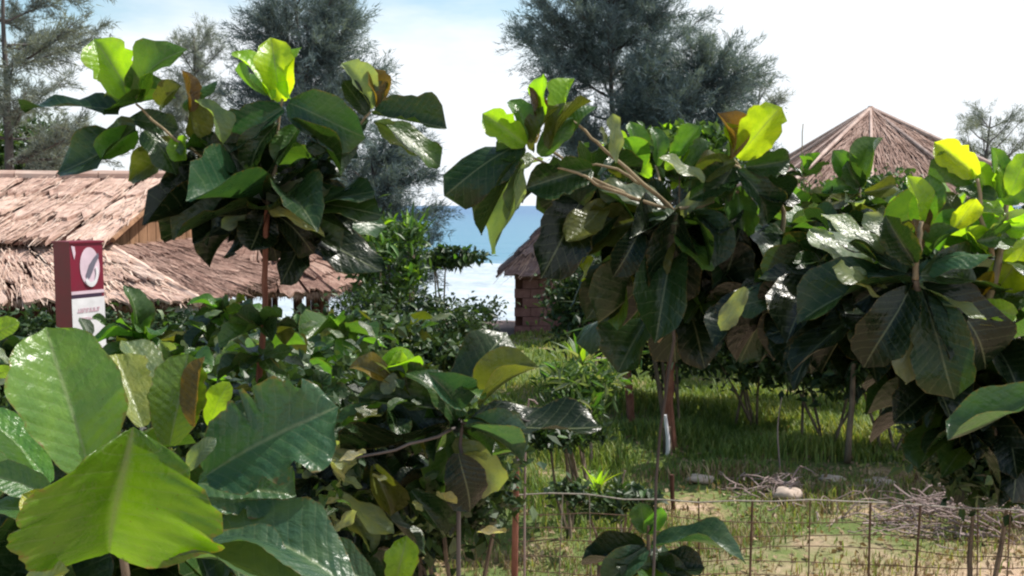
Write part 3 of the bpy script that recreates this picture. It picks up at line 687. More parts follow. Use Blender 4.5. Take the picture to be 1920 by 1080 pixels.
for k, (ar, fo, wa, cu, rg, tw) in enumerate([(.10, .22, .04, 0, .3, .3), (.05, .10, .06, .2, .5, -.4), (.16, .30, .04, .1, 0, .5), (-.06, .15, .07, 0, .6, 0), (.12, -.12, .05, .3, .2, .6), (.02, .35, .05, 0, .8, -.3),
                                  (.20, .12, .07, .4, .3, -.6), (.08, .45, .04, .1, .5, .2), (.14, .55, .03, .0, .2, .7), (.24, .25, .06, .5, .9, -.2), (.06, .30, .08, .2, .4, .9), (-.10, .40, .05, 0, .3, -.8)]):
    me = leaf_mesh(11, 3, ar, fo, wa, 30 + k, rg, twist=tw); me.materials.append(LEAF); LM.append(me)
LS = []
for k in range(4):
    me = leaf_mesh(12, 4, .04 * (k - 1), .05, .07, 70 + k, .5, twist=.2 * (k - 1.5)); me.materials.append(LEAF); LS.append(me)
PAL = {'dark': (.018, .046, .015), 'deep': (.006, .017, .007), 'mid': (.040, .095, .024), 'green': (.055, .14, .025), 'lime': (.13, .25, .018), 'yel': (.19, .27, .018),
       'olive': (.065, .085, .018), 'orange': (.10, .062, .02), 'pale': (.10, .15, .085), 'rust': (.10, .04, .02), 'blue': (.028, .075, .045), 'gold': (.15, .105, .02), 'glint_pale': (.16, .18, .14), 'silver_glare': (.11, .15, .11)}  # near-black deep leaves hold shade, the silvery ones sun glare, as colour
UPW = Vector((0, 0, 1))
def jcol(c, j=.18):
    k = 1 + random.uniform(-j, j); c = PAL[c] if isinstance(c, str) else c
    return (c[0] * k * random.uniform(.9, 1.12), c[1] * k, c[2] * k * random.uniform(.85, 1.15), 1)
def place_leaf(root, base, tip, width, nrm, col, me=None, name='leaf'):
    ax = tip - base; L = ax.length; ax.normalize(); nrm = (nrm - ax * nrm.dot(ax))
    if nrm.length < 1e-4: nrm = ax.orthogonal()
    nrm.normalize(); xx = ax.cross(nrm)
    o = bpy.data.objects.new(name, me or random.choice(LM)); COL.objects.link(o); o.parent = root
    m_ = Matrix((xx, ax, nrm)).transposed().to_4x4(); m_.translation = base
    w = Matrix.Diagonal((width, L, (L + width) / 2, 1)) 
    o.matrix_parent_inverse = Matrix.Translation(root.location).inverted()
    o.matrix_basis = m_ @ w; o.color = jcol(col)
    return o
def L_(root, b, t, wpx, D, col, dD=0.0, hero=None, face=None, ratio=.56, name='leaf', roll=None):
    """leaf that the photo shows from b to t (pixels) with apparent width wpx, standing at distance D"""
    B = P(b[0], b[1], D); T = P(t[0], t[1], D + dD); ax = (T - B); L = ax.length; ax.normalize()
    tocam_ = (Vector((0, 0, CAMZ)) - B).normalized(); fr = (tocam_ - ax * tocam_.dot(ax)).normalized()
    wa = wpx * D / F; wt = max(wa, ratio * L); c = min(1, max(.15, wa / wt)); ang = math.acos(c)
    if wa > ratio * L: wt = wa
    if ratio == .56: ratio = min(.56, max(.22, wpx / max(1, math.dist(b, t)) * 2.0)); wt = max(wa, ratio * L); ang = math.acos(min(1, max(.15, wa / wt)))
    if roll is not None: ang = math.radians(roll); wt = max(wa, ratio * L * .8)
    cand = [Matrix.Rotation(s * ang, 3, ax) @ fr for s in (1, -1)]
    nrm = max(cand, key=lambda q: q.z) if face is None else cand[face]
    if col == 'silver_glare':        # leaves painted with sun glare, also turned to mirror it towards the verandah
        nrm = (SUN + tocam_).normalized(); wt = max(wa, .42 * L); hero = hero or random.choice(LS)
    return place_leaf(root, B, T, wt, nrm, col, hero, name)
def rosette(root, c, D, n_, lpx, cols, up=(0, 0, 1), el=(-.5, 1.1), name='leaf', az0=None, azr=6.283, yd=0.0, lw=.55):
    C_ = P(c[0], c[1], D) + Vector((0, yd, 0)); L0 = lpx * D / F; up = Vector(up).normalized()
    qt = UPW.rotation_difference(up); a0 = random.uniform(0, 6.28) if az0 is None else az0
    for k in range(n_):
        f_ = (k + .5) / n_; a = a0 + (k * 2.399 % azr) if azr > 6 else a0 + random.uniform(0, azr)
        e = el[1] + (el[0] - el[1]) * f_ + random.uniform(-.18, .18)
        d = qt @ Vector((math.cos(a) * math.cos(e), math.sin(a) * math.cos(e), math.sin(e)))
        L = L0 * (.62 + .45 * min(1, f_ * 1.8)) * random.uniform(.82, 1.12)
        nr = (up - d * d.dot(up)); nr = nr if nr.length > .05 else d.orthogonal()
        nr = Matrix.Rotation(random.uniform(-.35, .35), 3, d) @ nr
        b_ = C_ + d * L * .06
        me_ = None
        if random.random() < .16: nr = (SUN + (Vector((0, 0, CAMZ)) - C_).normalized()); me_ = random.choice(LS)
        droop = Vector((0, 0, -L * random.uniform(0, .28)))
        place_leaf(root, b_, b_ + d * L + droop, L * lw * random.uniform(.85, 1.15), nr, random.choice(cols), me_, name=name)
def stem(root, pts, r0, r1, m=STEM, name='branch', wob=.006):
    q_ = wobble([P(*p) if not isinstance(p, Vector) else p for p in pts], wob, 4)
    MB().tube(q_, [r0 + (r1 - r0) * i / (len(q_) - 1) for i in range(len(q_))], 8).build(name, m, root, True)
def plant(label, px, D, name='sea_almond_tree', cat='tree', group='young broad-leaved sea almond plants'):
    q_ = P(px, 500, D); return empty(name, (q_.x, D, ground_z(D)), label, cat, group)
def groot(px, D): q_ = P(px, 500, D); return Vector((q_.x, D, ground_z(D)))

DARK = ['dark', 'dark', 'deep', 'mid']; VDARK = ['deep', 'dark', 'deep']; MIX = ['mid', 'dark', 'green', 'mid', 'dark', 'olive']; LIM = ['lime', 'green', 'lime', 'mid']  # the near-black sets put crown shade into the leaf colour

# --- tree 1: left middle
D = 4.2; t = plant('sea almond left of centre with three leafy heads above a dark whorl and reddish stem', 492, D)
stem(t, [groot(480, D), (488, 800, D), (494, 620, D), (497, 500, D), (502, 385, D)], .016, .012, BARKR, 'trunk')
stem(t, [(502, 385, D), (515, 320, D), (522, 250, D), (530, 185, D)], .011, .006)
stem(t, [(508, 370, D), (570, 320, D + .1), (640, 270, D + .1), (695, 210, D + .1)], .008, .005)
stem(t, [(498, 380, D), (420, 320, D - .1), (330, 260, D - .1), (255, 195, D - .1)], .008, .005)
stem(t, [(420, 320, D - .1), (380, 250, D), (360, 180, D)], .009, .006)
for a in [((247, 188), (178, 72), 92, 'lime'), ((262, 192), (352, 92), 48, 'green'), ((255, 190), (292, 112), 50, 'mid'), ((225, 205), (38, 206), 30, 'dark'),
          ((195, 215), (330, 185), 42, 'mid'), ((255, 235), (106, 326), 62, 'dark'), ((250, 240), (190, 300), 60, 'green'), ((325, 262), (240, 340), 50, 'olive'), ((330, 262), (350, 300), 46, 'lime'),
          ((365, 190), (418, 272), 34, 'pale'), ((352, 165), (372, 262), 42, 'olive'), ((345, 250), (468, 322), 26, 'pale'), ((240, 225), (335, 240), 44, 'dark'), ((270, 245), (330, 330), 52, 'dark'),
          ((300, 200), (340, 160), 40, 'olive'), ((345, 205), (410, 150), 30, 'mid'), ((355, 210), (340, 130), 24, 'orange')]:
    L_(t, a[0], a[1], a[2], D - .1 + random.uniform(-.06, .06), a[3], random.uniform(-.12, .12))
for a in [((530, 190), (506, 70), 76, 'yel'), ((546, 186), (566, 88), 30, 'lime'), ((510, 188), (434, 98), 32, 'lime'), ((500, 180), (440, 130), 22, 'green'), ((540, 195), (686, 256), 98, 'blue'),
          ((532, 205), (422, 288), 72, 'blue'), ((560, 240), (520, 310), 46, 'mid'), ((545, 230), (640, 330), 60, 'dark'), ((520, 230), (470, 330), 56, 'dark'), ((575, 280), (655, 250), 44, 'dark')]:
    L_(t, a[0], a[1], a[2], D + random.uniform(-.05, .05), a[3], random.uniform(-.1, .1), ratio=.6)
for a in [((694, 206), (642, 118), 46, 'pale'), ((704, 204), (700, 128), 34, 'gold'), ((690, 214), (640, 150), 40, 'dark'), ((712, 204), (722, 150), 18, 'olive'), ((700, 214), (838, 242), 52, 'dark'),
          ((702, 226), (826, 312), 34, 'mid'), ((700, 230), (790, 290), 40, 'pale'), ((690, 225), (640, 290), 40, 'dark')]:
    L_(t, a[0], a[1], a[2], D + .12 + random.uniform(-.05, .05), a[3], random.uniform(-.1, .1))
for a in [((500, 372), (622, 352), 42, 'silver_glare'), ((500, 378), (716, 402), 44, 'dark'), ((494, 382), (322, 448), 60, 'dark'), ((490, 390), (415, 428), 24, 'silver_glare'), ((508, 392), (608, 445), 34, 'silver_glare'), ((505, 385), (660, 440), 60, 'deep'),
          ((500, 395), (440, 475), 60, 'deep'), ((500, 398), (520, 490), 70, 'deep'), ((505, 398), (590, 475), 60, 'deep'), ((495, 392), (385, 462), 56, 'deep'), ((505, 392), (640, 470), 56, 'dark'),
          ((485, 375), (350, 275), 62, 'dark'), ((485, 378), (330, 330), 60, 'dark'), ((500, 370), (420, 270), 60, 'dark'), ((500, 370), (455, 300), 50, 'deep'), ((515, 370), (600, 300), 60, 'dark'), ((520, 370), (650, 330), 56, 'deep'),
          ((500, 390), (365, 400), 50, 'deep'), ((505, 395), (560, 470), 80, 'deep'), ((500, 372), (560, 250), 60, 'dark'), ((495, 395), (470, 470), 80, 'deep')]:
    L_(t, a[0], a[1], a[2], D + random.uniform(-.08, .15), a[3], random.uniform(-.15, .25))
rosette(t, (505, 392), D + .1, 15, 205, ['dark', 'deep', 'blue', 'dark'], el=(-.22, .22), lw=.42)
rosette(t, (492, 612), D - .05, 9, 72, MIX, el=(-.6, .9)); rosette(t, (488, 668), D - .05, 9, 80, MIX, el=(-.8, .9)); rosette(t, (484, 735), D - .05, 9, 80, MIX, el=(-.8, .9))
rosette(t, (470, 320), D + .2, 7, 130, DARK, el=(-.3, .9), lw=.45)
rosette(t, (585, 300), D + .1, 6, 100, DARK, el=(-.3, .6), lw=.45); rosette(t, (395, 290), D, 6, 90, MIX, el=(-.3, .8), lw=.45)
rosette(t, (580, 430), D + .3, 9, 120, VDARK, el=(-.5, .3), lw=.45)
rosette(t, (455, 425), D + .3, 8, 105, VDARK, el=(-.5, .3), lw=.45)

# --- tree 2: centre right
D = 4.3; t = plant('spreading sea almond right of centre, pale crooked branches above dark hanging leaves', 1270, D)
stem(t, [groot(1218, D + .4), (1232, 900, D + .3), (1262, 640, D + .1), (1250, 480, D), (1262, 395, D)], .006, .010, BARKD, 'trunk')
stem(t, [(1262, 395, D), (1190, 330, D - .1), (1130, 280, D - .1), (1088, 238, D - .1), (1050, 215, D - .1)], .010, .005)
stem(t, [(1262, 395, D), (1160, 362, D - .15), (1080, 325, D - .2), (1000, 296, D - .2)], .009, .005)
stem(t, [(1200, 375, D), (1120, 340, D - .05), (1030, 282, D - .05)], .010, .006)
stem(t, [(1200, 345, D), (1155, 318, D), (1090, 305, D)], .008, .005)
stem(t, [(1262, 395, D), (1330, 380, D), (1400, 345, D), (1376, 300, D)], .009, .006)
stem(t, [(1375, 310, D), (1420, 350, D), (1470, 395, D + .1), (1440, 480, D + .1), (1300, 560, D + .15), (1232, 640, D + .1)], .010, .012)
for a in [((985, 268), (832, 367), 72, 'dark'), ((985, 272), (905, 212), 62, 'lime'), ((992, 262), (955, 188), 44, 'green'), ((992, 240), (992, 162), 18, 'rust'), ((1012, 250), (1018, 138), 32, 'lime'), ((1046, 236), (1076, 146), 36, 'lime'),
          ((982, 292), (902, 442), 36, 'dark'), ((978, 298), (922, 478), 40, 'pale'), ((975, 300), (960, 400), 30, 'silver_glare'), ((960, 320), (1016, 302), 30, 'pale'), ((1110, 318), (985, 352), 80, 'dark'), ((1000, 285), (1050, 200), 36, 'olive'),
          ((1010, 290), (1075, 220), 50, 'mid'), ((1030, 280), (1110, 190), 30, 'olive'), ((985, 275), (930, 290), 50, 'mid'), ((1000, 270), (970, 200), 26, 'gold'), ((1060, 260), (1120, 200), 34, 'mid'),
          ((1155, 305), (1147, 213), 16, 'silver_glare'), ((1138, 272), (1126, 238), 12, 'silver_glare'), ((1322, 338), (1236, 294), 44, 'silver_glare')]:
    L_(t, a[0], a[1], a[2], D - .15 + random.uniform(-.05, .05), a[3], random.uniform(-.1, .1))
for a in [((1192, 312), (1180, 228), 34, 'green'), ((1232, 312), (1222, 238), 36, 'mid'), ((1262, 300), (1312, 236), 40, 'green'), ((1220, 332), (1192, 286), 34, 'lime'), ((1250, 320), (1290, 270), 34, 'lime'), ((1200, 320), (1160, 260), 30, 'green'), ((1280, 330), (1340, 270), 40, 'mid'), ((1180, 330), (1140, 300), 30, 'olive'), ((1300, 320), (1350, 300), 36, 'olive')]:
    L_(t, a[0], a[1], a[2], D + .5, a[3], random.uniform(-.1, .1))
stem(t, [(1262, 395, D), (1240, 350, D + .3), (1230, 312, D + .5)], .010, .006)
for a in [((1380, 294), (1468, 202), 78, 'yel'), ((1368, 298), (1344, 212), 30, 'orange'), ((1372, 296), (1360, 230), 26, 'yel'), ((1398, 312), (1482, 300), 56, 'dark'), ((1410, 322), (1480, 372), 60, 'deep'), ((1392, 330), (1290, 372), 60, 'dark'),
          ((1385, 350), (1390, 452), 62, 'mid'), ((1378, 302), (1300, 330), 44, 'olive'), ((1376, 310), (1330, 380), 60, 'dark'), ((1380, 320), (1440, 420), 60, 'dark')]:
    L_(t, a[0], a[1], a[2], D + random.uniform(-.05, .05), a[3], random.uniform(-.08, .1))
for a in [((1268, 400), (1245, 578), 112, 'deep'), ((1300, 398), (1328, 510), 60, 'dark'), ((1310, 400), (1322, 470), 14, 'silver_glare'), ((1225, 405), (1075, 455), 92, 'olive'), ((1230, 415), (1190, 540), 92, 'olive'), ((1200, 430), (1150, 520), 60, 'deep'),
          ((1190, 385), (1090, 380), 60, 'dark'), ((1125, 335), (1005, 392), 72, 'dark'), ((1135, 380), (1062, 452), 62, 'olive'), ((1160, 400), (1080, 500), 66, 'dark'), ((1262, 400), (1120, 350), 70, 'silver_glare'), ((1265, 405), (1350, 350), 50, 'silver_glare'), ((1200, 420), (1250, 480), 40, 'silver_glare'), ((1290, 420), (1200, 400), 40, 'silver_glare'), ((1450, 450), (1520, 500), 50, 'silver_glare'), ((1250, 400), (1160, 490), 80, 'dark'), ((1290, 400), (1400, 440), 70, 'dark'), ((1280, 405), (1370, 520), 90, 'deep'),
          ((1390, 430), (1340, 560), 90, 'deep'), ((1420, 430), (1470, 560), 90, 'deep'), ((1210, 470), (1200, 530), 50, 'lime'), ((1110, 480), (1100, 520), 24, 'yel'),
          ((1300, 520), (1340, 560), 40, 'silver_glare'), ((1412, 560), (1365, 605), 40, 'silver_glare'), ((1180, 470), (1100, 600), 90, 'dark')]:
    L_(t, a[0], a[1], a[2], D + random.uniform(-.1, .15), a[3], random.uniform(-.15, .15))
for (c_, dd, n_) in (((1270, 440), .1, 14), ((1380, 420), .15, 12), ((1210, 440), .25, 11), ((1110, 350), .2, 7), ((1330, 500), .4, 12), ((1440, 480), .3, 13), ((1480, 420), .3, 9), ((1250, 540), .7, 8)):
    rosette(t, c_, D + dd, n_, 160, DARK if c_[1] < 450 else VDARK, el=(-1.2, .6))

# --- tree 3: right
D = 3.3; t = plant('large-leaved sea almond tree at the right, glaring silvery leaves radiating over deep shade', 1720, D)
stem(t, [groot(2060, D + .3), (1960, 1000, D + .25), (1850, 800, D + .2), (1760, 650, D + .1), (1716, 525, D)], .020, .012, BARK, 'trunk')
stem(t, [(1716, 525, D), (1722, 470, D), (1728, 415, D)], .012, .007)
stem(t, [(1800, 720, D + .15), (1850, 560, D + .1), (1880, 450, D + .15), (1890, 375, D + .2)], .018, .009)
stem(t, [(1860, 480, D + .1), (1840, 400, D + .1), (1832, 335, D + .1)], .010, .006)
for a in [((1712, 494), (1662, 402), 62, 'dark', 0), ((1704, 494), (1552, 432), 62, 'silver_glare', .25), ((1660, 540), (1515, 430), 50, 'silver_glare', .3), ((1700, 510), (1590, 456), 52, 'dark', .1), ((1702, 520), (1568, 512), 40, 'blue', 0), ((1706, 530), (1495, 610), 52, 'dark', .0),
          ((1724, 506), (1862, 478), 44, 'blue', -.1), ((1724, 534), (1884, 612), 56, 'silver_glare', .15), ((1724, 545), (1792, 748), 116, 'dark', -.1), ((1718, 545), (1700, 722), 40, 'silver_glare', -.05), ((1704, 540), (1620, 690), 104, 'deep', 0), ((1730, 540), (1850, 690), 90, 'deep', .1),
          ((1715, 510), (1600, 570), 80, 'deep', .1), ((1726, 520), (1840, 560), 70, 'dark', .2), ((1712, 500), (1620, 400), 50, 'silver_glare', .1), ((1660, 470), (1540, 400), 46, 'silver_glare', .1), ((1650, 560), (1560, 500), 40, 'silver_glare', -.1), ((1400, 540), (1350, 620), 40, 'silver_glare', 0), ((1760, 560), (1850, 600), 36, 'silver_glare', -.1), ((1640, 470), (1700, 440), 40, 'silver_glare', .2)]:
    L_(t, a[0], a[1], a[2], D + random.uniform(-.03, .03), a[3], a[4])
for a in [((1832, 330), (1752, 266), 62, 'yel'), ((1830, 335), (1745, 300), 50, 'mid'), ((1730, 424), (1742, 328), 62, 'green'), ((1724, 424), (1700, 330), 28, 'yel'), ((1722, 470), (1712, 410), 16, 'orange'), ((1736, 460), (1740, 385), 26, 'rust'), ((1790, 430), (1830, 372), 44, 'yel'),
          ((1876, 372), (1858, 276), 44, 'green'), ((1896, 366), (1925, 286), 50, 'lime'), ((1850, 374), (1826, 300), 42, 'lime'), ((1880, 380), (1930, 350), 46, 'green'), ((1880, 390), (1830, 400), 40, 'lime'), ((1870, 370), (1800, 350), 36, 'mid'), ((1885, 372), (1880, 300), 36, 'lime'),
          ((1930, 450), (1868, 545), 74, 'yel'), ((1862, 508), (1836, 562), 34, 'gold'), ((1905, 590), (1830, 574), 44, 'lime'), ((1925, 400), (1856, 458), 50, 'pale'), ((1800, 420), (1770, 360), 40, 'olive'), ((1810, 430), (1850, 470), 40, 'lime'), ((1740, 480), (1800, 430), 40, 'mid'),
          ((1760, 470), (1820, 400), 44, 'green'), ((1880, 420), (1930, 430), 50, 'lime'), ((1890, 440), (1830, 450), 50, 'mid')]:
    L_(t, a[0], a[1], a[2], D + .1 + random.uniform(-.05, .1), a[3], random.uniform(-.1, .1))
L_(t, (1950, 735), (1778, 826), 62, 2.9, 'blue', 0, roll=35)
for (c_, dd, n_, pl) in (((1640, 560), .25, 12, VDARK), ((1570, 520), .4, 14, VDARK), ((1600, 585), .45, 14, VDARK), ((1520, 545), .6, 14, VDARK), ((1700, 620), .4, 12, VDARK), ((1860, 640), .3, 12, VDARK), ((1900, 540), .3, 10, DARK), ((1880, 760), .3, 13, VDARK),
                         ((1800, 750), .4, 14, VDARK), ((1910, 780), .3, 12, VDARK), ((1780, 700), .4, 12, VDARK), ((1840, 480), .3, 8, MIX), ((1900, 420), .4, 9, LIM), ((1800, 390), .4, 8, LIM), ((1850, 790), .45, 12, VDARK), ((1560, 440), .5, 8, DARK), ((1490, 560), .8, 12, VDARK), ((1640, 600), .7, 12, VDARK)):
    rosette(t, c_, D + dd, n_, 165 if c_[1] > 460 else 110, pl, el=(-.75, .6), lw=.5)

# --- sapling behind, between trees 2 and 3
D = 12.0; t = plant('small sea almond sapling with a few upright leaves, standing before the pyramid roof', 1612, D)
stem(t, [groot(1600, D), (1600, 700, D), (1612, 350, D)], .045, .018, BARK, 'trunk')
for a in [((1614, 348), (1562, 282), 46, 'green'), ((1616, 350), (1656, 258), 50, 'mid'), ((1612, 352), (1590, 300), 40, 'mid'), ((1620, 360), (1680, 350), 36, 'olive'), ((1610, 358), (1540, 360), 34, 'mid'), ((1612, 360), (1500, 390), 44, 'olive')]:
    L_(t, a[0], a[1], a[2], D, a[3], random.uniform(-.1, .1))
rosette(t, (1600, 400), D, 12, 95, ['olive', 'mid', 'green', 'pale'], el=(-.8, .6)); rosette(t, (1660, 420), D + .1, 10, 120, MIX, el=(-.8, .7)); rosette(t, (1530, 400), D + .1, 10, 110, MIX, el=(-.8, .8)); rosette(t, (1570, 430), D + .2, 9, 120, MIX, el=(-.6, .8))
rosette(t, (1505, 330), D + .4, 6, 70, MIX, el=(-.2, 1.2))
stem(t, [(1600, 500, D), (1530, 430, D + .1), (1505, 320, D + .3), (1506, 232, D + .4)], .010, .006)

# --- tree 4: foreground left, hero leaves
D = 2.0; t = plant('foreground sea almond plant at the lower left with very large worn leaves', 230, D)
stem(t, [groot(250, D), (245, 1400, D), (235, 1080, D), (225, 930, D)], .012, .007, BARK, 'trunk')
def H(seed, arch, fold, wave, rag=0.0, holes=0, curl=0.0, asym=0.0, tip=0.0):
    me = leaf_mesh(48 if holes else 30, 22 if holes else 12, arch, fold, wave, seed, rag, holes, curl, asym=asym, tip=tip); me.materials.append(LEAF); return me
def HL(b, t_, w, D_, col, dD, me, roll=None, face=None, label=None):
    o = L_(t, b, t_, w, D_, col, dD, hero=me, roll=roll, face=face)
    if label: o['label'] = label
    return o
HL((165, 895), (92, 612), 196, 2.0, (.085, .18, .045), .05, H(1, .06, .16, .02, .15), roll=8, label='large fresh green upright leaf')
HL((212, 1036), (245, 800), 350, 1.85, (.048, .115, .010), -.10, H(2, .10, .42, .03, .4, tip=.8), roll=4, face=0, label='backlit leaf with rust-brown torn tip')
HL((388, 895), (632, 760), 215, 1.95, (.030, .085, .045), .05, H(4, .04, .14, .03, 1.2), roll=14, label='dark bluish green leaf with ragged yellow margin')
HL((372, 905), (555, 930), 150, 1.98, (.045, .10, .05), .0, H(5, .06, .2, .03, .8), roll=25)
HL((318, 835), (352, 662), 112, 2.12, (.08, .14, .02), .05, H(6, .05, .15, .02, .3, 0), roll=15)
HL((365, 800), (384, 668), 34, 2.10, 'gold', .05, H(7, .04, .2, .02, .3))
HL((95, 905), (-40, 775), 90, 2.0, (.06, .15, .05), .0, H(8, .08, .1, .02), roll=30)
HL((100, 930), (-30, 890), 62, 1.95, (.06, .13, .05), -.05, H(9, .1, .1, .02))
HL((150, 990), (-20, 950), 60, 1.9, 'mid', 0, H(10, .1, .1, .02)); HL((130, 1010), (42, 925), 66, 1.88, (.16, .20, .02), -.03, H(12, .1, .2, .02)); HL((100, 1000), (125, 930), 40, 1.86, 'green', -.03, H(13, .1, .2, .02))
HL((270, 800), (215, 664), 92, 2.3, (.16, .20, .10), .1, H(14, .05, .2, .03, .5), roll=20); HL((290, 760), (236, 640), 70, 2.4, 'pale', .1, H(15, .1, .2, .03, .3))
HL((395, 800), (430, 715), 46, 2.3, 'lime', 0, H(16, .1, .1, .02)); HL((350, 880), (406, 822), 36, 1.9, 'silver_glare', 0, H(17, .2, .1, .02))
HL((660, 1110), (390, 1005), 130, 1.8, (.045, .10, .065), .1, H(18, .16, .2, .05, .2, 0)); HL((560, 1120), (320, 1050), 90, 1.75, (.05, .11, .06), .1, H(19, .14, .2, .05)); HL((700, 1100), (560, 1030), 80, 2.0, 'blue', 0, H(20, .1, .2, .03))
HL((40, 1120), (130, 1068), 40, 1.7, 'pale', 0, H(21, .1, .2, .02)); HL((-30, 640), (38, 606), 38, 2.1, 'lime', 0, H(22, .1, .1, .02)); HL((-20, 705), (28, 696), 26, 2.1, 'lime', 0, H(23, .1, .1, .02))
for c_, dd in (((230, 980), .25), ((120, 960), .25), ((330, 960), .3), ((60, 1040), .2), ((300, 1060), .2), ((60, 860), .35), ((200, 860), .3), ((420, 1020), .35)):
    rosette(t, c_, D + dd, 9, 210, ['dark', 'dark', 'mid'], el=(-.9, .4))

# --- tree 5: bottom centre
D = 3.3; t = plant('sea almond sapling at bottom centre, one dark upright leaf above a tangle of shaded leaves', 850, D)
stem(t, [groot(850, D), (858, 1050, D), (868, 900, D), (862, 785, D)], .010, .006, BARKD, 'trunk')
stem(t, [(862, 800, D), (770, 835, D - .1), (668, 858, D - .15)], .006, .004, BARKD)
stem(t, [(862, 795, D), (930, 775, D - .05), (1000, 790, D)], .005, .003, BARKD)
for a in [((866, 772), (948, 622), 84, 'dark'), ((905, 758), (1012, 688), 60, 'olive'), ((855, 776), (800, 698), 52, 'blue'), ((870, 786), (980, 792), 26, 'silver_glare'), ((850, 780), (672, 742), 84, 'dark'), ((845, 792), (636, 845), 72, 'deep'), ((855, 790), (760, 700), 60, 'dark'),
          ((740, 720), (655, 690), 48, (.13, .10, .02)), ((770, 740), (690, 668), 50, 'olive'), ((742, 710), (752, 655), 40, 'lime'), ((700, 700), (790, 705), 34, 'lime'), ((850, 830), (935, 920), 80, 'pale'), ((860, 830), (810, 930), 80, 'mid'), ((700, 870), (735, 965), 60, 'olive'),
          ((745, 1090), (762, 1004), 70, 'lime'), ((640, 930), (740, 1000), 40, 'silver_glare'), ((870, 800), (980, 870), 44, 'blue'), ((670, 860), (600, 830), 50, 'pale'), ((870, 790), (960, 830), 40, 'mid'), ((740, 700), (720, 740), 30, 'silver_glare'),
          ((880, 790), (1130, 800), 60, 'deep'), ((650, 960), (700, 1040), 50, 'pale'), ((860, 850), (880, 960), 90, 'deep'), ((770, 920), (830, 1010), 60, 'dark')]:
    L_(t, a[0], a[1], a[2], D + random.uniform(-.08, .1), a[3], random.uniform(-.12, .12))
for c_, dd, n_, pl in (((840, 800), .1, 14, DARK), ((740, 760), .2, 12, MIX), ((660, 820), .25, 12, VDARK), ((600, 900), .2, 12, VDARK), ((700, 930), .25, 12, DARK), ((820, 900), .2, 12, DARK), ((600, 1000), .2, 12, VDARK), ((680, 1040), .1, 10, DARK), ((520, 960), .4, 12, VDARK), ((770, 850), .3, 12, VDARK), ((540, 860), .5, 10, VDARK)):
    rosette(t, c_, D + dd, n_, 105 if c_[0] < 800 else 85, pl, el=(-.9, .7), lw=.45)

T5 = t
# --- tree 6: small plant at the foot of the wire fence
D = 5.6; t = plant('low sea almond seedling by the wire fence, one glaring leaf beside drooping ones', 1215, D)
stem(t, [groot(1215, D), (1215, 1040, D), (1212, 980, D)], .016, .009, BARK, 'trunk')
for a in [((1212, 1000), (1200, 942), 50, 'mid'), ((1214, 1000), (1240, 950), 36, 'green'), ((1220, 1030), (1400, 1058), 36, 'blue'), ((1212, 1040), (1165, 1085), 60, 'silver_glare'), ((1210, 1020), (1090, 1060), 60, 'deep'), ((1215, 1030), (1130, 1100), 60, 'blue'), ((1220, 1040), (1290, 1100), 50, 'dark')]:
    L_(t, a[0], a[1], a[2], D, a[3], random.uniform(-.1, .1))
rosette(t, (1215, 1060), D + .05, 9, 110, DARK, el=(-.6, .4))

for i in range(46):  # small pale leaves scattered in as painted sun glints
    x = random.uniform(560, 965); y = random.uniform(690, 1010)
    if random.random() < .35: x, y = random.uniform(620, 700), random.uniform(780, 1000)
    a = random.uniform(-.9, .9); l_ = random.uniform(22, 58)
    L_(T5, (x, y), (x + l_ * math.cos(a) * random.choice((-1, 1)), y + l_ * math.sin(a)), random.uniform(7, 20), 3.3 + random.uniform(-.25, .15), random.choice(['silver_glare', 'glint_pale', 'silver_glare', 'dark', 'mid']), random.uniform(-.1, .1))
# --- saplings in the middle distance on the left
mids = [(275, 640, 8.5, 'leafy sea almond sapling beside the maroon sign', [((250, 640), (232, 535), 46, 'mid'), ((262, 640), (268, 570), 40, 'green'), ((250, 650), (212, 610), 24, 'dark')], MIX, 100),
        (495, 660, 6.2, 'scraggly sea almond sapling below the dark whorl, one long sunlit pale leaf', [((500, 650), (612, 730), 48, 'silver_glare'), ((505, 660), (580, 740), 60, 'green'), ((495, 650), (410, 690), 34, 'pale'), ((490, 645), (400, 640), 24, 'silver_glare'), ((500, 640), (560, 690), 40, 'mid'), ((485, 690), (450, 740), 30, 'olive')], MIX, 95),
        (640, 620, 7.5, 'bushy sea almond sapling under the low shelter eave', [((640, 640), (600, 600), 44, 'green'), ((640, 650), (670, 590), 44, 'mid'), ((645, 660), (625, 700), 40, 'lime')], MIX, 90),
        (420, 590, 8.0, 'sea almond sapling with bright folded leaves before the porch', [((420, 610), (400, 570), 34, 'green'), ((425, 610), (445, 580), 26, 'pale')], MIX, 85),
        (330, 700, 5.2, 'half hidden sea almond sapling behind the foreground leaves', [((330, 690), (300, 640), 44, 'pale'), ((340, 690), (400, 660), 40, 'mid')], MIX, 100),
        (560, 760, 4.8, 'shaded sea almond sapling between the ragged foreground leaf and the bottom centre one', [((560, 760), (620, 700), 60, 'dark')], DARK, 115),
        (15, 670, 6.5, 'sea almond sapling at the left edge under the porch eave', [((30, 670), (5, 620), 44, 'dark')], DARK, 110),
        (760, 620, 9.0, 'small sea almond sapling below the leafy shrub in the middle', [((760, 640), (730, 600), 40, 'mid')], MIX, 80)]
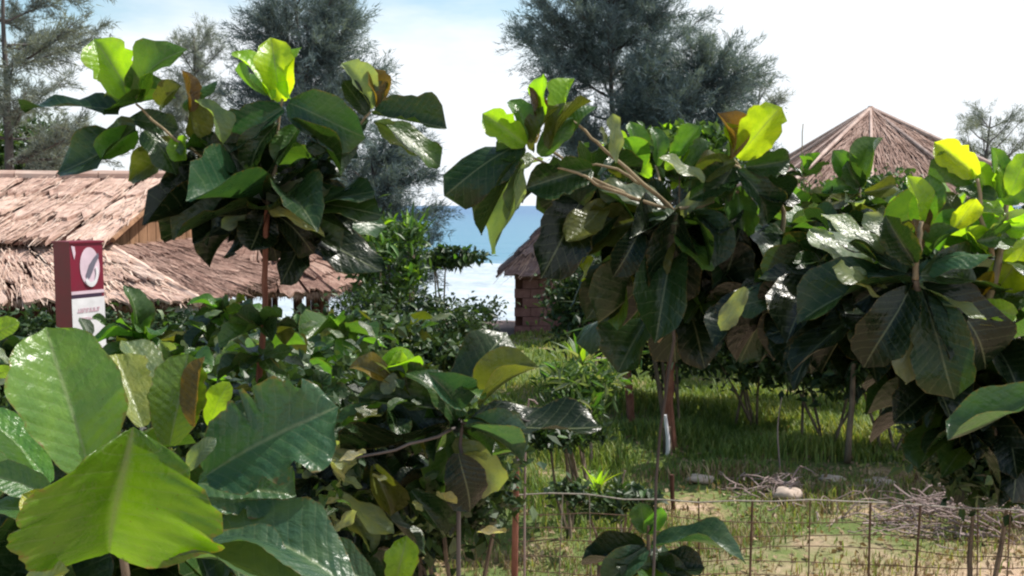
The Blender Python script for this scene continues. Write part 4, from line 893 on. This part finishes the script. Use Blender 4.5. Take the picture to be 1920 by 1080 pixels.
for i, (px, py, D, lab, lv, pl, lp) in enumerate(mids):
    t = plant(lab, px, D, name='sea_almond_sapling', cat='sapling')
    stem(t, [groot(px, D), (px + 6, py + 160, D), (px, py, D)], .013, .007, BARK, 'trunk')
    for a in lv: L_(t, a[0], a[1], a[2], D, a[3], random.uniform(-.1, .1))
    rosette(t, (px, py), D, 12, lp, pl, el=(-.8, .9), lw=.5)
    for k in range(9):  # little pale leaves standing in for glints, brightness in their colour
        x, y = px + random.uniform(-85, 85), py + random.uniform(-30, 110); a = random.uniform(-1, 1); l_ = random.uniform(20, 46)
        L_(t, (x, y), (x + l_ * math.cos(a) * random.choice((-1, 1)), y + l_ * math.sin(a)), random.uniform(6, 16), D - .3 + random.uniform(-.2, .2), random.choice(['silver_glare', 'glint_pale', 'silver_glare', 'mid']), 0)
    for k in range(3):
        dx, dy = random.uniform(-85, 85), random.uniform(15, 130)
        stem(t, [(px, py + 110 + dy * .4, D), (px + dx * .6, py + dy + 20, D), (px + dx, py + dy, D + .1)], .008, .005, BARK)
        rosette(t, (px + dx, py + dy), D + random.uniform(-.2, .3), 10, lp, pl if k % 2 else DARK, el=(-.8, .9), lw=.5)

# ------------------------------------------------------------------ shrubs with smaller leaves
def tri_leaves(cs, length, width, rs, upb=.3):
    """small pointed folded leaves (4 triangles) at given centres"""
    n_ = len(cs); d = rs.normal(0, 1, (n_, 3)); d[:, 2] += upb; d /= np.linalg.norm(d, axis=1, keepdims=True)
    r = rs.normal(0, 1, (n_, 3)); r[:, 2] += 1.2; x = np.cross(d, r); x /= np.linalg.norm(x, axis=1, keepdims=True) + 1e-9; nn = np.cross(x, d)
    L = (length * rs.uniform(.6, 1.25, n_))[:, None]; w = (width * rs.uniform(.7, 1.2, n_))[:, None]
    a = cs; tip = cs + d * L - np.array([0, 0, .12]) * L; mid = cs + d * L * .5 - nn * w * .15; l = mid - x * w + nn * w * .3; r_ = mid + x * w + nn * w * .3
    V = np.stack([a, l, tip, r_, mid], 1).reshape(-1, 3); b = (np.arange(n_) * 5)[:, None]
    Fc = np.concatenate([b + np.array([[0, 4, 1]]), b + np.array([[1, 4, 2]]), b + np.array([[0, 3, 4]]), b + np.array([[4, 3, 2]])], 0)
    return V, Fc
SL = []
for k in range(4):
    me = leaf_mesh(4, 2, .08 * (k - 1), .2, .02, 90 + k, name='leaf'); me.materials.append(SMALL); SL.append(me)
def shrub(label, px, py, D, rx, ry, rz, n_, length, width, m, nparts=0, cols=('mid', 'dark', 'green'), seed=0, name='shrub', cat='shrub', stems=5, group='shrubs around the huts', shell=.45, upb=.3):
    rs = np.random.default_rng(seed + 500); c = P(px, py, D); gzz = ground_z(D)
    root = empty(name, (c.x, D, gzz), label, cat, group)
    # clumps: sub-centres inside the ellipsoid, leaves around them
    nc = max(8, n_ // 90); u = rs.normal(0, 1, (nc, 3)); u /= np.linalg.norm(u, axis=1, keepdims=True); u *= (rs.uniform(shell, 1, nc) ** .6)[:, None]
    cc = u * np.array([rx, ry, rz]) + np.array(tuple(c)); cc[:, 2] = np.maximum(cc[:, 2], gzz + .05)
    k = rs.integers(0, nc, n_); pts = cc[k] + rs.normal(0, 1, (n_, 3)) * np.array([rx, ry, rz]) * .20
    pts[:, 2] = np.maximum(pts[:, 2], gzz + .02)
    V, Fc = tri_leaves(pts, length, width, rs, upb)
    link('foliage', npmesh('foliage', V, Fc), root, m)['kind'] = 'stuff'
    for i in range(stems):
        e = Vector(cc[rs.integers(0, nc)]); b_ = Vector((c.x + random.uniform(-.2, .2) * rx, D + random.uniform(-.2, .2) * ry, gzz))
        if (e - b_).length < .1: continue
        MB().tube(wobble([b_, b_.lerp(e, .5) + Vector((random.uniform(-.1, .1), 0, .08)), e], .01, 3), [.02] * 3 + [.012] * 3 + [.006], 5).build('stem', BARK, root)
    for i in range(nparts):
        q_ = Vector(cc[rs.integers(0, nc)]) + Vector(rs.normal(0, 1, 3)) * .2 * min(rx, rz); q_.y -= ry * .3
        d = Vector(rs.normal(0, 1, 3)); d.z += upb; d.normalize()
        place_leaf(root, q_, q_ + d * length * 1.2, width * 2.6, Vector((random.gauss(0, .4), random.gauss(-.2, .4), 1)), random.choice(cols), random.choice(SL))
    return root
# middle leafy shrubs by the strip of sea
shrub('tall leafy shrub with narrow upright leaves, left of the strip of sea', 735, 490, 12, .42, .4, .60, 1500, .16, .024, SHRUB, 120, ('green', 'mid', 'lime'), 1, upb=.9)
shrub('dark twiggy shrub with small pale leaves below the strip of sea', 760, 590, 11, .75, .5, .42, 2600, .10, .024, SHRUBD, 80, ('mid', 'dark', 'silver_glare'), 2)
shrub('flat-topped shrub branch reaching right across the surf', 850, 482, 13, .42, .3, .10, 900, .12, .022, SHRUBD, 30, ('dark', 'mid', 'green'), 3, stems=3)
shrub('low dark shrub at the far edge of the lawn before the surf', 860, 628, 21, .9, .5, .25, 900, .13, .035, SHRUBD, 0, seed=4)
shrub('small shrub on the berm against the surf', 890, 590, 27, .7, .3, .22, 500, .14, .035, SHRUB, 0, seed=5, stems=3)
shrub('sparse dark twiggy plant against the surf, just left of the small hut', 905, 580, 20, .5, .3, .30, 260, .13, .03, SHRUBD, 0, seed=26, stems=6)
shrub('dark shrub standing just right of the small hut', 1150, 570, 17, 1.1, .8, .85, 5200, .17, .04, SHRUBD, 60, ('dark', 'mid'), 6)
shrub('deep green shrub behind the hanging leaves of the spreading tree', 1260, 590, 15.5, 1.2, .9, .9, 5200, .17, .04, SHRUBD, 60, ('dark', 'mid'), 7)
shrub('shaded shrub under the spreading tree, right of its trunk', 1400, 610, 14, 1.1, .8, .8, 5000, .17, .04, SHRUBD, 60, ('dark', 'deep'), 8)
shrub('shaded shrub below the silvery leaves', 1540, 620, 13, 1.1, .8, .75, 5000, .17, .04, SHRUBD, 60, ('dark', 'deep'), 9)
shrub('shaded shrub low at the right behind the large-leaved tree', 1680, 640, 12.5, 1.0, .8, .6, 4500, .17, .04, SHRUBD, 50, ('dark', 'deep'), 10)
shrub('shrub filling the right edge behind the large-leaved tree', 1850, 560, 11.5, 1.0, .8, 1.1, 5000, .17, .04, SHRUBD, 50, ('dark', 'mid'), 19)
shrub('light green shrub with a dark flat underside, left of the open grass', 1095, 735, 9.6, .46, .4, .42, 1000, .15, .017, SHRUB, 110, ('green', 'mid', 'pale', 'silver_glare'), 11, shell=.1, upb=.7)
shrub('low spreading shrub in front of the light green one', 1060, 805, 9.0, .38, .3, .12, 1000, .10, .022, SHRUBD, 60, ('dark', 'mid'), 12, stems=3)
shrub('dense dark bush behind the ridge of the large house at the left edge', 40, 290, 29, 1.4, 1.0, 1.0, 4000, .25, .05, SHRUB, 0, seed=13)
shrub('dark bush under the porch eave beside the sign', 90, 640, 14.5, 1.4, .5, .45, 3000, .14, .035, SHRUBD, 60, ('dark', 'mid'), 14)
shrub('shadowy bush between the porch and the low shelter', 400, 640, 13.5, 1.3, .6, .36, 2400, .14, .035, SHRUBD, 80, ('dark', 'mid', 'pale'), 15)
shrub('leafy bush below the low shelter', 600, 650, 12, .95, .6, .34, 2000, .13, .035, SHRUBD, 120, ('mid', 'dark', 'green', 'silver_glare'), 16)
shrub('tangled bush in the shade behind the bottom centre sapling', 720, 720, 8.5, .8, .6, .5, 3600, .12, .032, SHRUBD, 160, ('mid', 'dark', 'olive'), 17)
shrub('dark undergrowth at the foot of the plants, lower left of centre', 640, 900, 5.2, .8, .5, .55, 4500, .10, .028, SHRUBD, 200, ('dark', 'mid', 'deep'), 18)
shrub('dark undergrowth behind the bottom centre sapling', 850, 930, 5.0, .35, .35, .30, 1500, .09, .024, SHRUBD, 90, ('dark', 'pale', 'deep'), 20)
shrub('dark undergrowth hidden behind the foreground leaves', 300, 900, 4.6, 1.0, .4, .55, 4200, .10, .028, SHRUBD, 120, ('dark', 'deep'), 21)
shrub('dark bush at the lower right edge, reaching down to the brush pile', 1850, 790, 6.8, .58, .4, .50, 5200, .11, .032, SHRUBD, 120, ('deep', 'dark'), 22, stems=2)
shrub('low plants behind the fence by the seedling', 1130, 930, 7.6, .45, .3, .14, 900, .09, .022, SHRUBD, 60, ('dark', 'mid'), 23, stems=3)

shrub('bushy growth under the pavilion roof edge, seen between the right-hand trees', 1600, 400, 16, 1.6, .8, .55, 5000, .16, .04, SHRUB, 80, ('green', 'mid', 'olive'), 24)
shrub('leafy green bush top behind the branches of the spreading tree', 1260, 300, 14, .85, .6, .42, 2200, .17, .05, SHRUB, 160, ('green', 'lime', 'mid'), 25)
# ------------------------------------------------------------------ strap-leaved plants
STRAP = None
def strap_mesh(bend, seed):
    V, UV, Fc = [], [], []
    for j in range(7):
        v = j / 6; w = .5 * (1 - v ** 2.2) * (.6 + .8 * min(1, v * 3)) / 1.2 + .01
        for i, u in enumerate((-1, 0, 1)): V.append((u * w, v, -bend * v * v + .12 * abs(u) * w)); UV.append((.5 + .5 * u, v))
    for j in range(6):
        for i in range(2): a = j * 3 + i; Fc.append((a, a + 1, a + 4, a + 3))
    me = npmesh('leaf', V, Fc, True, UV); me.materials.append(SMALL); return me
ST = [strap_mesh(b_, 0) for b_ in (.05, .3, .6)]
def spiky(label, px, py, D, n_, Lpx, wpx, cols, trunk=True, el=(.1, 1.4), name='spiky_plant', cat='plant', tm=BARKR):
    c = P(px, py, D); root = empty(name, (c.x, D, ground_z(D)), label, cat)
    if trunk: MB().tube(wobble([Vector((c.x + .05, D, ground_z(D))), Vector((c.x - .02, D, (ground_z(D) + c.z) / 2)), c], .01, 4), [.07, .065, .06, .06, .055, .06, .05, .05, .045], 8, .2).build('trunk', tm, root)
    for k in range(n_):
        a = k * 2.399; e = el[0] + (el[1] - el[0]) * random.random(); L = Lpx * D / F * random.uniform(.7, 1.15)
        d = Vector((math.cos(a) * math.cos(e), math.sin(a) * math.cos(e), math.sin(e)))
        nr = UPW - d * d.z; b_ = c + Vector((0, 0, random.uniform(-.08, .03)))
        o = place_leaf(root, b_, b_ + d * L, wpx * D / F * random.uniform(.8, 1.2), nr, random.choice(cols), random.choice(ST)); s = o.scale
    return root
spiky('spiky plant with pale pointed leaves on a short reddish trunk, mid lawn', 1258, 662, 12.7, 26, 110, 13, ['pale', 'green', 'mid', 'silver_glare'])
spiky('dark spiky plant with long arching leaves, left of the reddish trunked one', 1180, 610, 14.5, 30, 130, 14, ['mid', 'green', 'dark'])
spiky('spiky plant with pale dry tips at the far left of the open lawn', 1090, 680, 11.0, 22, 80, 12, ['silver_glare', 'green', 'lime'], trunk=False)
spiky('small tuft of bright lime strap leaves behind the wire fence', 1120, 918, 8.6, 12, 62, 9, ['lime', 'yel', 'lime'], trunk=False, el=(.7, 1.4), name='strap_leaf_tuft')
spiky('upright strap-leaved shoot rising left of the surf', 770, 470, 12.5, 16, 90, 12, ['green', 'lime', 'mid'], el=(.6, 1.45), name='strap_leaf_shoot', tm=BARK)

# ------------------------------------------------------------------ grass, litter
def grass(label, n_, x0, x1, y0, y1, h0, h1, seed, mask=None, w=.006, m=GRASS, name='grass'):
    rs = np.random.default_rng(seed); x = rs.uniform(x0, x1, n_ * 2); y = rs.uniform(y0, y1, n_ * 2)
    keep = np.sin(x * 1.7 + 2 * np.sin(y * 1.1)) * np.sin(y * 1.5 + 1.3 * np.sin(x * .8)) + rs.normal(0, .5, len(x)) > -.15
    if mask is not None: keep &= mask(x, y, rs)
    x, y = x[keep][:n_], y[keep][:n_]; n_ = len(x)
    z = np.interp(y, GY, GZ) + bumps(x, y)
    h = rs.uniform(h0, h1, n_) * (1 + .5 * np.sin(x * 2.1) * np.sin(y * 2.7)); a = rs.uniform(0, 6.28, n_); ln = rs.uniform(.1, .75, n_) * h
    dx, dy = np.cos(a), np.sin(a); ww = w * rs.uniform(.6, 1.6, n_) * (y / 9)
    b = np.stack([x, y, z - .01], 1); sx_ = np.stack([-dy * ww, dx * ww, 0 * x], 1); ld = np.stack([dx * ln, dy * ln, 0 * x], 1)
    mid = b + ld * .3 + np.stack([0 * x, 0 * x, h * .6], 1); tip = b + ld + np.stack([0 * x, 0 * x, h], 1)
    V = np.stack([b - sx_, b + sx_, mid - sx_ * .7, mid + sx_ * .7, tip], 1).reshape(-1, 3); k = (np.arange(n_) * 5)[:, None]
    Fc = np.concatenate([k + np.array([[0, 1, 3]]), k + np.array([[0, 3, 2]]), k + np.array([[2, 3, 4]])], 0)
    return tag(link(name, npmesh(name, V, Fc), None, m), label, None, None, 'stuff')
GY = np.linspace(0, 60, 400); GZ = np.array([ground_z(v) for v in GY])
grass('short mixed grass covering the lawn', 90000, -9, 12, 7.2, 26, .05, .16, 1, lambda x, y, rs: (y - .35 * x > 7.0) | (rs.uniform(0, 1, len(x)) < .35))
grass('tall lush grass on the rise below the dark shrubs', 30000, 1.0, 9.0, 12.0, 17, .10, .25, 2, w=.007)
grass('tall grass round the foot of the shrubs left of the lawn', 12000, -3.5, 1.5, 9.0, 14, .12, .34, 3)
grass('dry straw-coloured grass near the fence', 14000, -1.0, 8, 7.2, 11.5, .04, .14, 4, m=DRY, name='dry_grass')
def litter():
    rs = np.random.default_rng(9); n_ = 5200; x = rs.uniform(-3, 8.5, n_); y = rs.uniform(7.2, 15, n_); z = np.interp(y, GY, GZ) + bumps(x, y) + .025
    V, Fc = tri_leaves(np.stack([x, y, z], 1), .085, .022, rs, 0); link_ = link('leaf_litter', npmesh('leaf_litter', V, Fc), None, DRY)
    tag(link_, 'fallen dry leaves scattered over the grass', kind='stuff')
litter()

# ------------------------------------------------------------------ fence
Df = 6.15; fe = empty('wire_fence', (P(970, 900, Df).x, Df, 0), 'wire mesh fence hung from a rusty red post, along the bottom right', 'fence')
def fz(px): return 928 + (px - 970) * .026
pp = P(968, 868, Df)
MB().tube([(pp.x - .02, Df, -.1), (pp.x - .01, Df, .8), (pp.x, Df, pp.z)], [.023, .023, .021], 10).build('post', RUST, fe)
MB().tube([(pp.x, Df, pp.z - .01), (pp.x + .012, Df, pp.z + .11)], [.012, .009], 8).build('post_top', RUST, fe)
MB().tube([P(962, 880, Df - .03), P(975, 862, Df - .03), P(985, 872, Df - .03)], [.016, .02, .01], 7, .3).build('torn_cap', PINKW, fe)
rows = [0, 36, 62, 88, 114, 140, 170, 205, 245, 290]
for r in rows:
    pts = [P(972, fz(970) + r, Df)] + [P(px, fz(px) + r + 5 * math.sin(px * .011 + r) + random.uniform(-3, 3), Df + random.uniform(-.01, .01)) for px in range(1030, 2300, 70)]
    MB().tube(pts, .0050 if r == 0 else .0032, 5).build('horizontal_wire', WIREG if r == 0 else WIRE, fe)
for px, rr, m_ in ((1055, .004, WIREG), (1105, .0035, WIREG), (1205, .0035, WIRE), (1310, .005, WIRE), (1411, .008, WIRE), (1519, .0045, WIRE), (1632, .0075, WIRE), (1726, .008, WIRE), (1834, .0045, WIRE), (1895, .004, WIRE), (2000, .007, WIRE), (2110, .005, WIRE), (2220, .007, WIRE)):
    a = P(px, fz(px) - 3, Df + .008); MB().tube([a, a + Vector((random.uniform(-.02, .02), 0, -.5)), Vector((a.x + random.uniform(-.02, .02), Df + .008, 0.0))], rr, 6).build('vertical_wire', m_, fe)

# ------------------------------------------------------------------ brush pile, stones, stakes
bp_ = P(1885, 960, 9.4); br = empty('brush_pile', (bp_.x, 10.0, ground_z(10)), 'heap of purplish dead twigs on the sand at the lower right', 'brush pile')
def twig(root, c, L, r, rx_=.9, name='twig'):
    a = random.uniform(0, 6.28); e = random.gauss(.12, .28); d = Vector((math.cos(a) * math.cos(e), math.sin(a) * math.cos(e) * .7, math.sin(e)))
    p = [c - d * L / 2, c + Vector([random.gauss(0, .06) for _ in range(3)]), c + d * L / 2]
    for q_ in p: q_.z = max(q_.z, ground_z(q_.y) + .01)
    return MB().tube(wobble(p, .012, 3), [r, r, r * .9, r * .8, r * .7, r * .5, r * .35], 4).build(name, TWIG, root)
for i in range(230):
    rr = random.random() ** .6; a = random.uniform(0, 6.28); x = bp_.x + 1.0 * rr * math.cos(a) * 1.15; y = 9.4 + .5 * rr * math.sin(a)
    twig(br, Vector((x, y, ground_z(y) + (1 - rr) * .55 + random.uniform(.01, .10))), random.uniform(.3, .95), random.uniform(.005, .012))
b2 = P(1660, 975, 9.5); br2 = empty('twig_scatter', (b2.x, 9.5, ground_z(9.5)), 'loose scatter of grey twigs left of the big brush heap', 'twigs')
for i in range(60): twig(br2, Vector((b2.x + random.gauss(0, .35), 9.5 + random.gauss(0, .35), ground_z(9) + random.uniform(.02, .12))), random.uniform(.2, .6), random.uniform(.004, .009))
b3 = P(1440, 915, 10.6); br3 = empty('twig_heap', (b3.x, 10.6, ground_z(10.6)), 'small heap of pinkish brown sticks beside the round pale stone', 'twigs')
for i in range(60): twig(br3, Vector((b3.x + random.gauss(0, .22), 10.6 + random.gauss(0, .15), ground_z(10.6) + random.uniform(.02, .16))), random.uniform(.15, .45), random.uniform(.006, .012))
def stone(px, py, D, r, label, name='stone', flat_=.6):
    rs = random.Random(int(px)); c = P(px, py, D); c.z = ground_z(D) + r * flat_ * .6 + .03; v, f = [], []; nu_, nv_ = 14, 8
    for j in range(nv_ + 1):
        for i in range(nu_):
            th = math.pi * j / nv_; ph = 2 * math.pi * i / nu_; k = 1 + .16 * math.sin(3 * ph + px) * math.sin(2 * th) + .1 * math.sin(5 * ph + 2 * th + px) + rs.uniform(-.03, .03)
            v.append(c + Vector((math.sin(th) * math.cos(ph) * 1.3, math.sin(th) * math.sin(ph), math.cos(th) * flat_)) * r * k)
    for j in range(nv_):
        for i in range(nu_): a = j * nu_ + i; b = j * nu_ + (i + 1) % nu_; f.append((a, b, b + nu_, a + nu_))
    me = npmesh(name, [tuple(q_) for q_ in v], f, True); o = link(name, me, None, STONE); tag(o, label, 'stone'); return o
stone(1478, 936, 10.3, .12, 'round pale pinkish stone beside the small stick heap')
stone(1315, 903, 11.0, .13, 'flat pale stone in the grass, left of the small stick heap', flat_=.35)
stone(1560, 905, 11.0, .12, 'low pale stone on the grass edge, right of the small stick heap', flat_=.35)
stone(1650, 910, 10.9, .14, 'long flat pale stone on the grass edge above the twig scatter', flat_=.25)
stone(1165, 905, 10.6, .08, 'little pale stone by the lime strap-leaved tuft', flat_=.5)
def stake(label, pts, r, m=BARK, name='stake', cat='stake', r1=None):
    q_ = [P(*p) for p in pts]; base = Vector((q_[0].x, q_[0].y, ground_z(q_[0].y)))
    o = MB().tube(wobble([base - base, *[p - base for p in q_]], .004, 3), [r + ((r1 or r * .8) - r) * i / (3 * len(q_)) for i in range(3 * len(q_) + 1)], 8, .08).build(name, m, None)
    o.location = base; tag(o, label, cat); return o
stake('short dark stake standing in the grass just behind the fence', [(1262, 950, 10), (1260, 890, 10)], .028, TIMBER)
stake('grey stump with a bleached white top on the lawn', [(1252, 850, 12.5), (1250, 800, 12.5)], .07, BARK, 'stump', 'stump')
o = stake('bleached white broken branch stub on the stump', [(1252, 822, 12.4), (1247, 778, 12.4)], .03, WHITE, 'branch_stub', 'branch')
stake('tall dead weed stalk in front of the tall grass', [(1462, 880, 11.6), (1458, 800, 11.6), (1466, 745, 11.6)], .014, TWIG, 'dead_stalk', 'stalk', .005)
stake('thin dry stick beside the lime strap-leaved tuft', [(1165, 925, 8.9), (1172, 882, 8.9)], .010, TWIG, 'dry_stick', 'stick')
stake('bare pale driftwood branch lying by the dark spiky plant', [(1110, 690, 12), (1150, 675, 12), (1185, 668, 12)], .022, TWIG, 'driftwood', 'branch')
stake('slanting dry twig rising by the fence post', [(985, 800, 6.0), (1008, 758, 6.0)], .008, TWIG, 'dry_twig', 'twig')

for o in COL.objects:
    if 'label' in o and len(o['label'].split()) > 16: print('LONG', len(o['label'].split()), o['label'])
